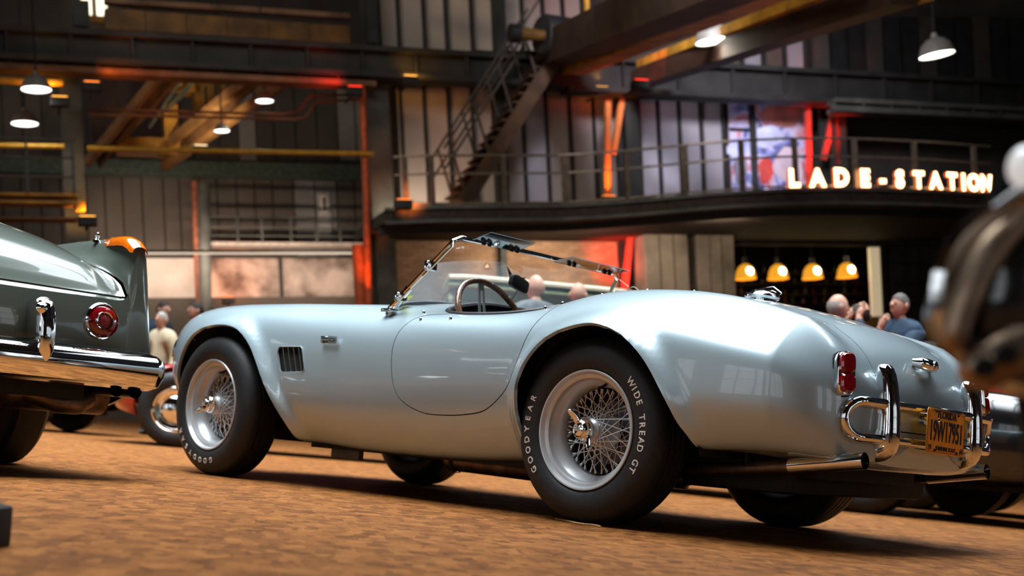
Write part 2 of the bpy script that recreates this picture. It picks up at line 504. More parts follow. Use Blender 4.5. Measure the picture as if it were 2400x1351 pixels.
mb = MB(); rect(mb, 930, 198, 1460, 206, QR - .1, .12); bobj(mb, 'transom', iron, wb)
mb = MB(); rect(mb, 1165, 165, 1188, 478, QR - .4, .3); bobj(mb, 'mullion', iron, wb)
MX = [1502, 1548, 1597, 1648, 1700]
panes(wb, MX, 205, 228, QR, [frost2]); panes(wb, MX, 232, 462, QR, [frost2]); mullions(wb, MX, 200, 465, QR)
mb = MB(); rect(mb, 1498, 226, 1900, 233, QR - .1, .12); bobj(mb, 'transom', iron, wb)
NX = [1712, 1758, 1800, 1845, 1890]
panes(wb, NX, 210, 228, QR, [frost2])
UX = [875, 890, 935, 995, 1047, 1107, 1175, 1226, 1275, 1322, 1368]
panes(wb, UX, -20, 118, QR, [frost]); mullions(wb, UX, -20, 122, QR, 6)
mb = MB(); rect(mb, 1163, -20, 1186, 130, QR - .4, .3); bobj(mb, 'mullion', iron, wb)
VX = [1700, 1740, 1790, 1840, 1890]
panes(wb, VX, 40, 160, QR, [panel_m, frost2]); mullions(wb, VX, 30, 165, QR, 6)
for x in range(1905, 2440, 42):
    mb = MB(); rect(mb, x + 3, 40, x + 38, 195, QR, .1); bobj(mb, 'panel', black_m if (x // 42) % 3 else panel_d, wb)

# colourful mural behind its dark bars: an abstract painting of soft patches
def mural_mat():
    m = bpy.data.materials.new('mural_paint'); m.use_nodes = True; nt = m.node_tree; b = nt.nodes['Principled BSDF']; L = nt.links.new
    tc = nt.nodes.new('ShaderNodeTexCoord'); n = nt.nodes.new('ShaderNodeTexNoise'); n.inputs['Scale'].default_value = .9; n.inputs['Detail'].default_value = 2; n.inputs['Distortion'].default_value = 2.5
    L(tc.outputs['Object'], n.inputs['Vector'])
    r = nt.nodes.new('ShaderNodeValToRGB'); r.color_ramp.interpolation = 'B_SPLINE'; e = r.color_ramp.elements
    e[0].position = .30; e[0].color = (.05, .06, .12, 1); e[1].position = .72; e[1].color = (.55, .16, .10, 1)
    for p, c in ((.40, (.20, .24, .60)), (.46, (.62, .62, .80)), (.52, (.50, .30, .38)), (.58, (.55, .08, .07)), (.64, (.40, .36, .50))): q = e.new(p); q.color = (*c, 1)
    L(n.outputs['Fac'], r.inputs['Fac']); L(r.outputs['Color'], b.inputs['Base Color']); b.inputs['Roughness'].default_value = .8
    return m
mu = bempty('mural', 'blue, violet and red mural panel with dark bars above the canopy', 'mural')
for i, (a, b) in enumerate(((1712, 1766), (1772, 1890))):
    mb = MB(); rect(mb, a, 236, b, 448, QR - .05, .06); bobj(mb, 'painted_panel', mural_mat(), mu)
mb = MB(); rect(mb, 1764, 230, 1774, 450, QR - .2, .12); bobj(mb, 'bar', iron, mu)
mb = MB(); rect(mb, 1712, 300, 1766, 306, QR - .12, .06); bobj(mb, 'bar', iron, mu)
shapes = [((1738, 345), 34, 26, (.42, .46, .72)), ((1800, 320), 34, 28, (.50, .56, .78)), ((1795, 400), 18, 30, (.50, .06, .05)), ((1735, 400), 16, 34, (.20, .20, .26)), ((1835, 270), 46, 26, (.45, .17, .13)), ((1850, 390), 34, 46, (.52, .44, .50))]
for k, ((cx, cy), rx, ry, c) in enumerate(shapes):
    mb = MB(); pts = [B(cx + rx*math.cos(t_)*(1+.18*math.sin(3*t_+k)), cy + ry*math.sin(t_)*(1+.15*math.cos(2*t_+k)), QR - .055) for t_ in np.linspace(0, 2*math.pi, 24, endpoint=False)]
    n = len(pts); mb.add([(p[0], QR - .052 - .002*k, p[2]) for p in pts] + [(p[0], QR - .058 - .002*k, p[2]) for p in pts], [tuple(range(n)), tuple(range(2*n-1, n-1, -1))] + [(i, (i+1) % n, (i+1) % n + n, i + n) for i in range(n)])
    bobj(mb, 'painted_patch', mat('mural_patch_%d' % k, c, .8, var=.3, scale=2), mu)

# ---- columns
def column(x0, x1, y0, y1, q, label, m_=iron2, flange=True):
    o = bempty('steel_column', label, 'column')
    p0, p1 = B(x0, (y0+y1)/2, q)[0], B(x1, (y0+y1)/2, q)[0]; h1, h0 = B((x0+x1)/2, y0, q)[2], B((x0+x1)/2, y1, q)[2]
    t_ = .05
    mb = MB(); mb.box((p0, q, h0), (p1, q + t_, h1)); bobj(mb, 'flange', m_, o)
    mb = MB(); mb.box((p0, q + .45, h0), (p1, q + .45 + t_, h1)); bobj(mb, 'flange', m_, o)
    mb = MB(); mb.box(((p0+p1)/2 - .03, q + t_, h0), ((p0+p1)/2 + .03, q + .45, h1)); bobj(mb, 'web', m_, o)
    return o
column(156, 206, 118, 1000, Q0, 'dark steel column at far left of the hall beside the yellow crane')
column(877, 928, 160, 1000, Q0, 'grey steel column between left bay and glazed wall')
column(1468, 1500, 180, 465, Q0 - .2, 'dark steel column between frosted panes and the blue mural wall', iron)
column(1950, 1986, 190, 520, Q0 - .2, 'dark steel column lit red beside the mural', iron)
column(892, 922, 520, 1000, Q0 - .3, 'short grey post below the column at the brick wall', iron2)
column(172, -10 + 220, 0, 60, Q0, 'upper stub of the far left column above the beam', iron)
column(858, 885, -60, 100, Q0, 'upper dark column left of the high window', iron)

# ---- main beams
def ibeam(name, pts, hh, q0, depth, m_, label, cat='beam'):
    """I-section beam through photo points (top edge) at distance q0"""
    o = bempty(name, label, cat)
    a, b = B(*pts[0], q0), B(*pts[1], q0)
    za, zb = a[2], b[2]; top = (za + zb) / 2
    for (z0, z1, d) in ((top - .10, top, depth), (top - hh, top - hh + .10, depth)):
        mb = MB(); mb.box((a[0], q0, z0), (b[0], q0 + d, z1)); bobj(mb, 'flange', m_, o)
    mb = MB(); mb.box((a[0], q0 + depth/2 - .06, top - hh), (b[0], q0 + depth/2 + .06, top)); bobj(mb, 'web', m_, o)
    for i in range(1, 12):
        p = a[0] + (b[0]-a[0]) * i / 12
        mb = MB(); mb.box((p - .02, q0 + .05, top - hh + .1), (p + .02, q0 + depth/2, top - .1)); bobj(mb, 'stiffener', m_, o)
    return o
ibeam('crane_beam', ((-300, 50), (1330, 122)), .62, Q0 - .6, .5, iron, 'long dark steel beam running across the top left of the hall')
ibeam('lower_beam', ((-300, 118), (880, 160)), .28, Q0 - .5, .4, rustb, 'thinner brown beam tucked under the long crane beam at left')
ibeam('crane_beam', ((1330, 128), (2700, 205)), .75, Q0 - .6, .5, iron, 'long dark steel beam above the mural and the lit sign')
ibeam('lower_beam', ((1960, 225), (2700, 268)), .30, Q0 - .9, .4, iron2, 'grey beam below the long dark beam at far right')
ibeam('lower_beam', ((928, 160), (1466, 178)), .12, Q0 - .4, .4, rustb, 'thin brown beam above the frosted panes')
o = bempty('upper_wall_beam', 'orange-brown crane girder high at top left', 'girder')
for i, (a, b) in enumerate(zip(range(245, 820, 96), range(341, 916, 96))):
    b = min(b, 820)
    mb = MB(); rect(mb, a + 1, 22 + .075*(a-245), b - 1, 70 + .06*(a-245), Q0 + 1.0, .3); bobj(mb, 'girder_plate', mat('old_orange_paint', (.15, .068, .012), .6, var=.4, scale=2), o)
mb = MB(); rect(mb, 245, 12, 820, 24, Q0 + 1.2, .2); bobj(mb, 'girder_cap', rustb, o)
for (a, b, c_, d_) in ((188, 0, 240, 8), (195, 20, 232, 40), (190, 45, 246, 52)):
    pass
win = bempty('roof_window', 'small bright roof window at the top left', 'window')
for (a, b) in ((190, 214), (226, 250)):
    mb = MB(); rect(mb, a, -30, b, 36, QL + .0, .05); bobj(mb, 'pane', emis('daylight_pane', (1, .86, .62), 2.6), win)
mb = MB(); rect(mb, 186, 36, 256, 50, QL - .2, .1); bobj(mb, 'sill', yellow, win)

# ---- left bay crane: trolley girders and legs
cr = bempty('bay_crane', 'yellow overhead crane with diagonal girders in the left bay', 'crane')
def strut(parent, name, a, b, w_, h_, m_, qa_=None, qb_=None):
    pa_, pb_ = B(*a, qa_), B(*b, qb_ if qb_ is not None else qa_)
    mb = MB(); mb.bar(pa_, pb_, w_, h_); return bobj(mb, name, m_, parent)
tan_g = mat('tan_girder', (.30, .165, .075), .6, var=.3, scale=2)
for (a, b, m_, w_) in (((205, 380), (372, 180), tan_g, .13), ((232, 382), (392, 172), rustb, .10), ((256, 348), (424, 168), tan_g, .12), ((372, 356), (592, 176), tan_g, .13), ((384, 392), (690, 176), tan_g, .14), ((400, 372), (610, 180), rustb, .10)):
    strut(cr, 'girder', a, b, w_, .22, m_, 32, 28.5)
mb = MB(); rect(mb, 212, 168, 395, 330, 34.5, .2); bobj(mb, 'engine_house', mat('dark_maroon_sheet', (.035, .014, .010), .7, var=.3), cr)
for (x0, y0, x1, y1, m_) in ((432, 182, 470, 215, yellow), (458, 190, 505, 300, yellow), (505, 172, 530, 245, yellow), (598, 180, 640, 236, rustb), (385, 245, 418, 325, yellow), (395, 188, 440, 205, yellow), (515, 240, 565, 268, yellow), (430, 318, 472, 345, yellow), (375, 330, 440, 362, yellow), (275, 322, 395, 358, yellow)):
    mb = MB(); rect(mb, x0, y0, x1, y1, 31.5, .5); bobj(mb, 'trolley_part', m_, cr)
for (a, b) in (((455, 190), (405, 240)), ((445, 205), (390, 260)), ((430, 180), (350, 300))):
    strut(cr, 'ladder_rail', a, b, .06, .06, iron2, 31.3)
for k in range(6):
    strut(cr, 'ladder_rung', (405 + 8*k, 240 - 9*k), (392 + 9*k, 258 - 9.5*k), .05, .05, yellow, 31.3)
strut(cr, 'hook_cable', (482, 205), (485, 310), .05, .05, iron, 31.0); strut(cr, 'hook_block', (483, 300), (485, 330), .22, .2, iron, 31.0)
strut(cr, 'hook_cable', (507, 178), (508, 260), .05, .05, iron, 31.0)

# ---- pipes
def pipe(name, pts, q, r_, m_, label):
    mb = MB(); mb.tube([B(x, y, q) for x, y in pts], r_, 10); o = bobj(mb, name, m_, None, True); return tag(o, label, 'pipe')
orange_p = mat('orange_pipe', (.50, .10, .03), .5, .2, var=.2)
yellow_p = mat('yellow_pipe', (.50, .27, .02), .5, var=.15)
pipe('gas_pipe', [(-60, 341), (150, 344)], Q0 - .8, .05, yellow_p, 'yellow horizontal pipe left of the far left column')
pipe('gas_pipe', [(205, 348), (875, 361)], Q0 - .8, .05, yellow_p, 'yellow horizontal pipe between the two left columns')
pipe('riser_pipe', [(838, 205), (846, 203), (850, 215), (858, 450), (864, 720)], Q0 - .7, .07, orange_p, 'orange vertical pipe beside the grey column')
pipe('riser_pipe', [(838, 575), (848, 740)], Q0 - .5, .12, orange_p, 'thick orange post with flared head beside the stained plinth')
pipe('riser_pipe', [(455, 425), (459, 430), (470, 740)], QL - 1.0, .12, mat('red_brown_pipe', (.22, .07, .035), .6, var=.3), 'red-brown vertical pipe in the left bay')
pipe('riser_pipe', [(478, 430), (482, 740)], QL - 1.2, .16, iron2, 'grey vertical pipe next to the red-brown one')
pipe('conduit', [(205, 268), (690, 280), (715, 276), (740, 240), (850, 232)], Q0 + .6, .03, rustb, 'upper thin brown conduit bending up at the orange pipe')
pipe('conduit', [(205, 256), (660, 268), (700, 262), (726, 225), (850, 222)], Q0 + .7, .03, rustb, 'lower thin brown conduit bending up at the orange pipe')

# ---- platform at far left
pf = bempty('platform', 'far left service platform with grey railing and orange edge', 'platform')
for (y0, y1, m_) in ((452, 458, yellow), (470, 476, yellow), (508, 513, rustb)):
    mb = MB(); rect(mb, -60, y0, 182, y1, Q0 - 1.5, .4); bobj(mb, 'edge_beam', m_, pf)
for y in (322, 365, 410):
    mb = MB(); rect(mb, -60, y, 175, y + 4, Q0 - 1.6, .06); bobj(mb, 'rail', iron2, pf)
for x in (60, 168):
    mb = MB(); rect(mb, x, 320, x + 6, 452, Q0 - 1.6, .06); bobj(mb, 'post', iron2, pf)
mb = MB(); rect(mb, 178, 470, 200, 490, Q0 - 1.5, .3); bobj(mb, 'bracket', yellow, pf)

# ---- brick and pillars under the balcony
def brick_mat():
    m = bpy.data.materials.new('brick_courses'); m.use_nodes = True; nt = m.node_tree; b = nt.nodes['Principled BSDF']; L = nt.links.new
    tc = nt.nodes.new('ShaderNodeTexCoord'); mp = nt.nodes.new('ShaderNodeMapping'); mp.inputs['Rotation'].default_value = (R(90), 0, 0); L(tc.outputs['Object'], mp.inputs['Vector'])
    br = nt.nodes.new('ShaderNodeTexBrick'); br.inputs['Scale'].default_value = 1; br.inputs['Brick Width'].default_value = .25; br.inputs['Row Height'].default_value = .08; br.inputs['Mortar Size'].default_value = .008
    br.inputs['Color1'].default_value = (.36, .235, .145, 1); br.inputs['Color2'].default_value = (.25, .155, .095, 1); br.inputs['Mortar'].default_value = (.20, .13, .085, 1)
    L(mp.outputs['Vector'], br.inputs['Vector'])
    n = nt.nodes.new('ShaderNodeTexNoise'); n.inputs['Scale'].default_value = .8; n.inputs['Detail'].default_value = 8; L(tc.outputs['Object'], n.inputs['Vector'])
    x = nt.nodes.new('ShaderNodeMix'); x.data_type = 'RGBA'; x.blend_type = 'MULTIPLY'; x.inputs[0].default_value = .8
    r = nt.nodes.new('ShaderNodeValToRGB'); r.color_ramp.elements[0].position = .3; r.color_ramp.elements[0].color = (.45, .40, .38, 1); r.color_ramp.elements[1].position = .7; r.color_ramp.elements[1].color = (1.2, 1.1, 1, 1)
    L(n.outputs['Fac'], r.inputs['Fac']); L(br.outputs['Color'], x.inputs[6]); L(r.outputs['Color'], x.inputs[7]); L(x.outputs[2], b.inputs['Base Color']); b.inputs['Roughness'].default_value = .85
    return m
brick = brick_mat()
wr = bempty('wall_brick', 'brown brick wall under the balcony behind the roadster', None, None, 'structure')
mb = MB(); rect(mb, 925, 500, 1188, 1150, QR - .2, .3); bobj(mb, 'brick_field', brick, wr)
mb = MB(); rect(mb, 1192, 500, 1462, 1150, QR - .2, .3); bobj(mb, 'brick_field', brick, wr)
mb = MB(); rect(mb, 1184, 500, 1198, 1100, QR - .4, .3); bobj(mb, 'brick_post', iron, wr)
for (a, b, lb) in ((1524, 1624, 'weathered concrete pillar nearer the red light'), (1646, 1732, 'weathered concrete pillar beside the lamp row')):
    o = bempty('concrete_pillar', lb, 'pillar')
    k_ = 4
    mb = MB(); rect(mb, a, 490, b, 1150, QR - 1.2, .6); bobj(mb, 'shaft', conc, o, False, .02)
    for i in range(1, 3):
        xg = a + (b - a)*i/3; mb = MB(); rect(mb, xg - 1, 492, xg + 1, 1150, QR - 1.215, .02); bobj(mb, 'board_joint', panel_m, o)
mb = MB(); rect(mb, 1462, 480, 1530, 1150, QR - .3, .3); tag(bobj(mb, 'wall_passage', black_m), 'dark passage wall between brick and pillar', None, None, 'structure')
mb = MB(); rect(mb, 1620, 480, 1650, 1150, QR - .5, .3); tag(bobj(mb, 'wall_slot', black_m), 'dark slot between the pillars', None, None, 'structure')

# ---- restaurant under the canopy
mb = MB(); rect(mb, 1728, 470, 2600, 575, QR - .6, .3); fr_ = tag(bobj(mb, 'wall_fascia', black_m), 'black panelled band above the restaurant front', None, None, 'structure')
for x in range(1736, 2260, 62):
    mb = MB(); rect(mb, x, 505, x + 52, 560, QR - .64, .05); bobj(mb, 'band_panel', mat('band_panel_dark', (.022, .018, .014), .5, var=.3), fr_).parent = fr_
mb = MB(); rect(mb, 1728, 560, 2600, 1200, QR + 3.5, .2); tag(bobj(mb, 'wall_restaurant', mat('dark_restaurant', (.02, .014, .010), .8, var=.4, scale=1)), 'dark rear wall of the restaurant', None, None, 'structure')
sh = bempty('bar_shelf', 'dim bar shelves behind the pendant lamps', 'shelf')
for y in (640, 665, 690, 712):
    mb = MB(); rect(mb, 1735, y, 2030, y + 3, QR + 3.0, .3); bobj(mb, 'board', rustb, sh)
random.seed(5)
for k in range(48):
    x = 1742 + (k % 12)*24.0 + random.uniform(-4, 4); y = (640, 665, 690, 712)[k // 12] - 1.4; hh = random.uniform(7, 15)
    mb = MB(); pb = B(x, y, QR + 2.95); r_ = .05
    mb.lathe([(r_, 0), (r_, .09*hh/12), (r_*.4, .12*hh/12), (r_*.35, .17*hh/12)], 8, pb, (0, 0, 1)); o = bobj(mb, 'bottle', mat('bottle_%d' % (k % 4), ((.25, .12, .03), (.12, .16, .08), (.30, .26, .20), (.22, .05, .03))[k % 4], .2, var=.1), None, True)
    tag(o, 'small bottle on the dim bar shelves behind the pendant lamps', 'bottle', 'bottles on the bar shelves')
wd = bempty('window_2', 'dark gridded restaurant window at far right', None, None, 'structure')
for x in range(2092, 2420, 30):
    mb = MB(); rect(mb, x, 560, x + 4, 760, QR - .5, .08); bobj(mb, 'bar', black_m, wd)
    mb = MB(); rect(mb, x + 5, 565, x + 28, 755, QR - .4, .03); bobj(mb, 'pane', mat('dim_pane', (.06, .05, .045), .4, var=.4, scale=1), wd)
for y in (615, 662, 710):
    mb = MB(); rect(mb, 2092, y, 2420, y + 4, QR - .5, .08); bobj(mb, 'bar', black_m, wd)
dd = bempty('door_2', 'cream lit door panel in the restaurant front', None, None, 'structure')
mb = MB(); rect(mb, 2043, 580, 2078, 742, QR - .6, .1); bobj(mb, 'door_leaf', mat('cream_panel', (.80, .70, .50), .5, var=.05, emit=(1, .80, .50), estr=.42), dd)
mb = MB(); rect(mb, 2043, 742, 2080, 1150, QR - .6, .1); bobj(mb, 'lower_panel', mat('ochre_panel', (.35, .19, .07), .5, var=.15), dd)
mb = MB(); rect(mb, 2078, 575, 2090, 1150, QR - .65, .2); bobj(mb, 'jamb', black_m, dd)

# ---- balcony and round canopy
HB = B(1017, 490, Q0 - 2.0)[2]
edge_px = [(900, 494), (1017, 489), (1316, 486), (1420, 480), (1520, 472), (1620, 463), (1720, 455), (1840, 449), (1960, 447), (2080, 449), (2200, 453), (2330, 460), (2460, 470)]
edge = [Bh(x, y, HB) for x, y in edge_px]
bal = bempty('balcony', 'dark steel balcony that swells into a round canopy at right', 'balcony')
top = []
for p in edge: top.append((p[0], p[1]))
back = [(p[0], QR) for p in edge]
mb = MB(); n = len(top)
for (z0, z1, nm) in ((HB - .18, HB, 'fascia'),):
    vs = [(a[0], a[1], HB) for a in top] + [(a[0], a[1], HB) for a in back] + [(a[0], a[1], HB - .22) for a in top] + [(a[0], a[1], HB - .22) for a in back]
    fs = []
    for i in range(n-1): fs += [(i, i+1, n+i+1, n+i), (2*n+i, 3*n+i, 3*n+i+1, 2*n+i+1), (i, 2*n+i, 2*n+i+1, i+1), (n+i, n+i+1, 3*n+i+1, 3*n+i)]
    fs += [(0, n, 3*n, 2*n), (n-1, 3*n-1, 4*n-1, 2*n-1)]
    mb.add(vs, fs)
bobj(mb, 'deck', mat('brown_black_steel', (.040, .032, .027), .75, 0, var=.2, spec=.2), bal)
for dz, w_ in ((.02, .05), (-.24, .05)):
    mb = MB()
    for a, b in zip(edge, edge[1:]): mb.bar((a[0], a[1]-.03, HB + dz), (b[0], b[1]-.03, HB + dz), w_, .06)
    bobj(mb, 'edge_profile', iron2, bal)
mb = MB(); 
for a, b in zip(edge, edge[1:]): mb.bar((a[0], a[1]+.5, HB - .32), (b[0], b[1]+.5, HB - .32), .1, .14)
bobj(mb, 'soffit_edge', black_m, bal)
rl = bempty('balcony_railing', 'thin metal railing along the balcony edge', 'railing')
RH = B(1017, 365, Q0 - 2.0)[2] - HB
def edge_at(x):
    xs_ = [e[0] for e in edge_px]; i = max(0, min(len(xs_)-2, int(np.searchsorted(xs_, x)) - 1)); t_ = (x - xs_[i]) / (xs_[i+1] - xs_[i])
    return edge[i]*(1-t_) + edge[i+1]*t_
bronze = mat('railing_steel', (.16, .13, .10), .4, .5, var=.2)
for i, zf in enumerate((1.0, .66, .10)):
    mb = MB()
    ee = [edge_at(x) for x in (930, 1017, 1150, 1316, 1420, 1520, 1620, 1720, 1840, 1960, 2080, 2200, 2330)]
    for a, b in zip(ee, ee[1:]): mb.bar((a[0], a[1]+.05, HB + RH*zf), (b[0], b[1]+.05, HB + RH*zf), .035 if zf < 1 else .06, .035)
    bobj(mb, 'rail', bronze, rl)
for x in (955, 1017, 1185, 1332, 1476, 1610, 1745, 1870, 2010, 2150, 2290):
    a = edge_at(x); mb = MB(); w_ = .16 if x in (1332, 1610) else .10
    mb.box((a[0]-w_/2, a[1]+.02, HB), (a[0]+w_/2, a[1]+.08, HB + RH)); bobj(mb, 'post', bronze, rl)
mb = MB()

# lit letters of the sign on the canopy edge
sg = bempty('sign', 'glowing orange letters LADE-STATION on the canopy edge', 'sign')
glow = emis('sign_glow', (1.0, .60, .30), 6.0)
halo = emis('sign_side_glow', (1.0, .16, .03), 1.0)
lets = [('L', 1857, 446, 44), ('A', 1911, 445, 44), ('D', 1967, 444, 45), ('E', 2022, 443, 44), ('-', 2063, 421, 44), ('S', 2103, 442, 44), ('T', 2147, 443, 43), ('A', 2187, 444, 43), ('T', 2225, 445, 43), ('I', 2251, 447, 43), ('O', 2275, 449, 43), ('N', 2305, 451, 43)]
for ch, x, yb, hpx in lets:
    e_ = edge_at(x); ea, ebb = edge_at(x - 15), edge_at(x + 15); dv_ = (ebb - ea); dv_ /= np.linalg.norm(dv_)
    if dv_[0] < 0: dv_ = -dv_
    v, f = text_mesh(ch, 1., .08, bold=.058)
    hcap = .73; lo_ = v[:, 1].min()
    sc = e_[1] * hpx / FPX / hcap / .94
    k_ = v.copy(); ctr = (v[:, 0].min() + v[:, 0].max()) / 2
    u_ = (v[:, 0] - ctr) * sc * .92; zz = (v[:, 1] + (.365 if True else -lo_)) * sc; dd_ = -v[:, 2] * .5
    pos = np.column_stack([e_[0] + dv_[0]*u_, e_[1] + dv_[1]*u_ - .06 - v[:, 2]*.5, HB + .05 + zz])
    mb = MB(); mb.add(pos, f)
    me_ = mb.obj('letter', [glow, halo], sg, False, weld=False)
    nrm_ = np.array([p.normal[:] for p in me_.data.polygons]); me_.data.polygons.foreach_set('material_index', [0 if abs(n_[1]) > .6 else 1 for n_ in nrm_])

# ---- stair to the crane track
strm = mat('dark_rust_stair', (.075, .040, .020), .7, var=.4, scale=3); stb = mat('dark_stair_rail', (.07, .055, .045), .6, .2, var=.2)
stc = bempty('steel_stair', 'steep rusty steel stair rising from the balcony to the crane', 'stair')
A0, A1 = (1075, 462), (1300, 105)
qs = Q0 - 1.4
for off in (0, .75):
    a, b = B(*A0, qs), B(*A1, qs); a, b = a + (0, off, 0), b + (0, off, 0)
    mb = MB(); mb.bar(a + (.12, 0, -.1), b + (.12, 0, -.1), .06, .30); bobj(mb, 'stringer', strm, stc)
    for hh in (.55, .95):
        mb = MB(); mb.bar(a + (-.25, 0, hh*1.0), b + (-.25, 0, hh*1.0), .045, .045); bobj(mb, 'handrail', stb, stc)
    for t_ in (.05, .3, .55, .8):
        c_ = a*(1-t_) + b*t_; mb = MB(); mb.bar(c_, c_ + (-.25, 0, .95), .04, .04); bobj(mb, 'baluster', stb, stc)
a, b = B(*A0, qs), B(*A1, qs)
for k in range(17):
    c_ = a*(1-(k+.5)/17) + b*((k+.5)/17)
    mb = MB(); mb.box((c_[0]-.12, qs, c_[2]-.02), (c_[0]+.16, qs + .75, c_[2]+.02)); bobj(mb, 'tread', strm, stc)

# ---- big travelling crane at the top right
bc_ = bempty('travelling_crane', 'large brown travelling crane girders slanting across the top right', 'crane')
def gird(a, b, q0_, q1_, w_, h_, m_, nm='girder'):
    return strut(bc_, nm, a, b, w_, h_, m_, q0_, q1_)
dkb = mat('dark_brown_girder', (.032, .015, .007), .6, var=.35, scale=2)
gird((1300, 118), (1720, -60), 25, 15, .7, .62, dkb)
gird((1345, 160), (1900, -60), 25, 15, .5, .25, yellow, 'rail')
gird((1320, 105), (1700, -70), 24.6, 14.8, .12, .12, yellow, 'rail')
gird((1500, 186), (2120, -20), 25, 15, .42, .36, dkb)
gird((1560, 178), (2180, -12), 24.8, 14.9, .14, .14, yellow, 'rail')
gird((1500, 150), (1990, -40), 25, 15.5, .16, .16, yellow, 'rail')
for t_ in (.2, .45, .7, .9):
    x = 1300 + 420*t_; y = 120 - 180*t_; q_ = 25 - 10*t_
    mb = MB(); p_ = B(x - 6, y - 5, q_); mb.box(p_ + (-.04, -.04, 0), p_ + (.04, .04, 1.0)); bobj(mb, 'walkway_post', yellow, bc_)
mb = MB(); c_ = B(1318, 88, 24.2); mb.lathe([(.36, -.5), (.40, -.45), (.40, .45), (.36, .5)], 28, c_, (1, .2, 0), True); bobj(mb, 'motor_drum', black_m, bc_, True)
mb = MB(); p1_, p2_ = B(1212, 78, 24.0), B(1275, 84, 24.0); mb.tube([p1_, p2_], [.13, .11], 14); bobj(mb, 'motor', mat('dull_ochre', (.13, .065, .012), .6, var=.3), bc_, True)
mb = MB(); p1_ = B(1206, 78, 23.9); mb.lathe([(.18, -.1), (.18, .1)], 14, p1_, (1, 0, 0), True); bobj(mb, 'motor_cap', black_m, bc_, True)

# ---- pendant hall lamps
bulbw = emis('lamp_disc_glow', (1.0, .90, .76), 7.0); bulbc = emis('lamp_disc_glow_cool', (1.0, .97, .92), 5.0)
shade_m = mat('lamp_shade_grey', (.30, .30, .27), .5, .2, var=.1)
def hall_lamp(x, y, wpx, q, glow_m, label, tilt=0.):
    o = bempty('pendant_lamp', label, 'lamp', 'round hall lamps')
    c_ = B(x, y, q); r_ = wpx/2 * np.linalg.norm(W(c_) - CAM) / FPX
    ax = np.array((math.sin(tilt), 0, math.cos(tilt)))
    mb = MB(); mb.lathe([(r_, 0), (r_*.97, r_*.22), (r_*.80, r_*.62), (r_*.5, r_*.90), (r_*.22, r_*1.0), (r_*.16, r_*1.25), (.01, r_*1.3)], 32, c_, ax); bobj(mb, 'shade', shade_m, o, True)
    mb = MB(); mb.lathe([(.001, .012), (r_*.96, .012)], 32, c_, ax); bobj(mb, 'glowing_disc', glow_m, o, True)
    lamp('pendant_lamp_light', 'SPOT', tuple(W(c_ - ax*.06)), 90, (1, .90, .75), r_*.8, tuple(W(c_ - ax*3)), 150, .5)
    mb = MB(); t0_ = c_ + ax*r_*1.3; mb.tube([t0_, t0_ + np.array((0, 0, 2.5))], .02, 6); bobj(mb, 'stem', black_m, o, True)
hall_lamp(85, 211, 63, 24.5, bulbc, 'pendant lamp left of the far left column, upper of two')
hall_lamp(58, 291, 56, 28.0, bulbc, 'pendant lamp left of the far left column, lower of two')
hall_lamp(620, 238, 40, 27.2, bulbc, 'pendant lamp beside the yellow bay crane, right and upper of two')
hall_lamp(520, 308, 35, 27.6, bulbc, 'pendant lamp beside the yellow bay crane, left and lower of two')
hall_lamp(1671, 97, 78, 20.5, bulbw, 'pendant lamp under the slanting crane girders', -.12)
hall_lamp(2196, 130, 76, 21.0, bulbw, 'grey domed pendant lamp at top right above the sign', -.12)

# ---- four amber pendants of the restaurant
amber_g = mat('amber_shade_glass', (.85, .38, .03), .25, 0, var=.1, emit=(1.0, .42, .03), estr=.75)
for i, (x, y, lb) in enumerate(((1748, 655, 'first from left, half behind the pillar'), (1824, 655, 'second from left'), (1905, 654, 'third from left'), (1985, 651, 'rightmost of the row'))):
    o = bempty('amber_pendant', 'amber glass pendant lamp in the restaurant, ' + lb, 'lamp', 'amber restaurant lamps')
    c_ = B(x, y, QR - .2); s_ = 28 * QR * 1.03 / FPX
    mb = MB(); mb.lathe([(s_*1.0, 0), (s_*.94, s_*.25), (s_*.84, s_*.75), (s_*.62, s_*1.15), (s_*.30, s_*1.38), (s_*.26, s_*1.4)], 28, c_, (0, 0, 1)); bobj(mb, 'glass_shade', amber_g, o, True)
    mb = MB(); mb.ellipsoid(c_ + np.array((0, -.18, s_*.62)), (s_*.36, s_*.36, s_*.40)); bobj(mb, 'bulb', emis('amber_bulb', (1, .80, .40), 14.), o, True)
    mb = MB(); mb.lathe([(s_*.28, s_*1.4), (s_*.26, s_*2.0), (s_*.08, s_*2.05)], 16, c_, (0, 0, 1)); bobj(mb, 'socket', chrome, o, True)
    mb = MB(); mb.tube([c_ + np.array((0, 0, s_*2.0)), c_ + np.array((0, 0, s_*2.0 + .9))], .012, 6); bobj(mb, 'cord', black_m, o, True)

# ---- coloured floods: housing + lamp
def flood(x, y, q, tgt, power, col, label, angle=70, gl=3.):
    c_ = B(x, y, q); o = bempty('flood_light', label, 'lamp', 'coloured floods')
    mb = MB(); mb.box(c_ + (-.16, -.10, -.08), c_ + (.16, .10, .08)); bobj(mb, 'housing', black_m, o, False, .02)
    mb = MB(); mb.bar(c_, c_ + np.array((0, .75, -.02)), .04, .04); bobj(mb, 'bracket', black_m, o)
    if y > 690: mb = MB(); mb.tube([c_, c_ - np.array((0, 0, 3.6))], .03, 8); bobj(mb, 'stand', black_m, o)
    tw = W(B(*tgt[:2], tgt[2])); pw = W(c_); d = (tw - pw) / np.linalg.norm(tw - pw)
    mb = MB(); mb.box(c_ + (-.13, -.105, .08), c_ + (.13, .05, .09)); bobj(mb, 'lens', emis('flood_%02x%02x%02x' % tuple(int(v*255) for v in col), col, gl), o)
    lamp('flood_light_beam', 'SPOT', tuple(pw + d*.25), power, col, .12, tuple(tw), angle, .8)
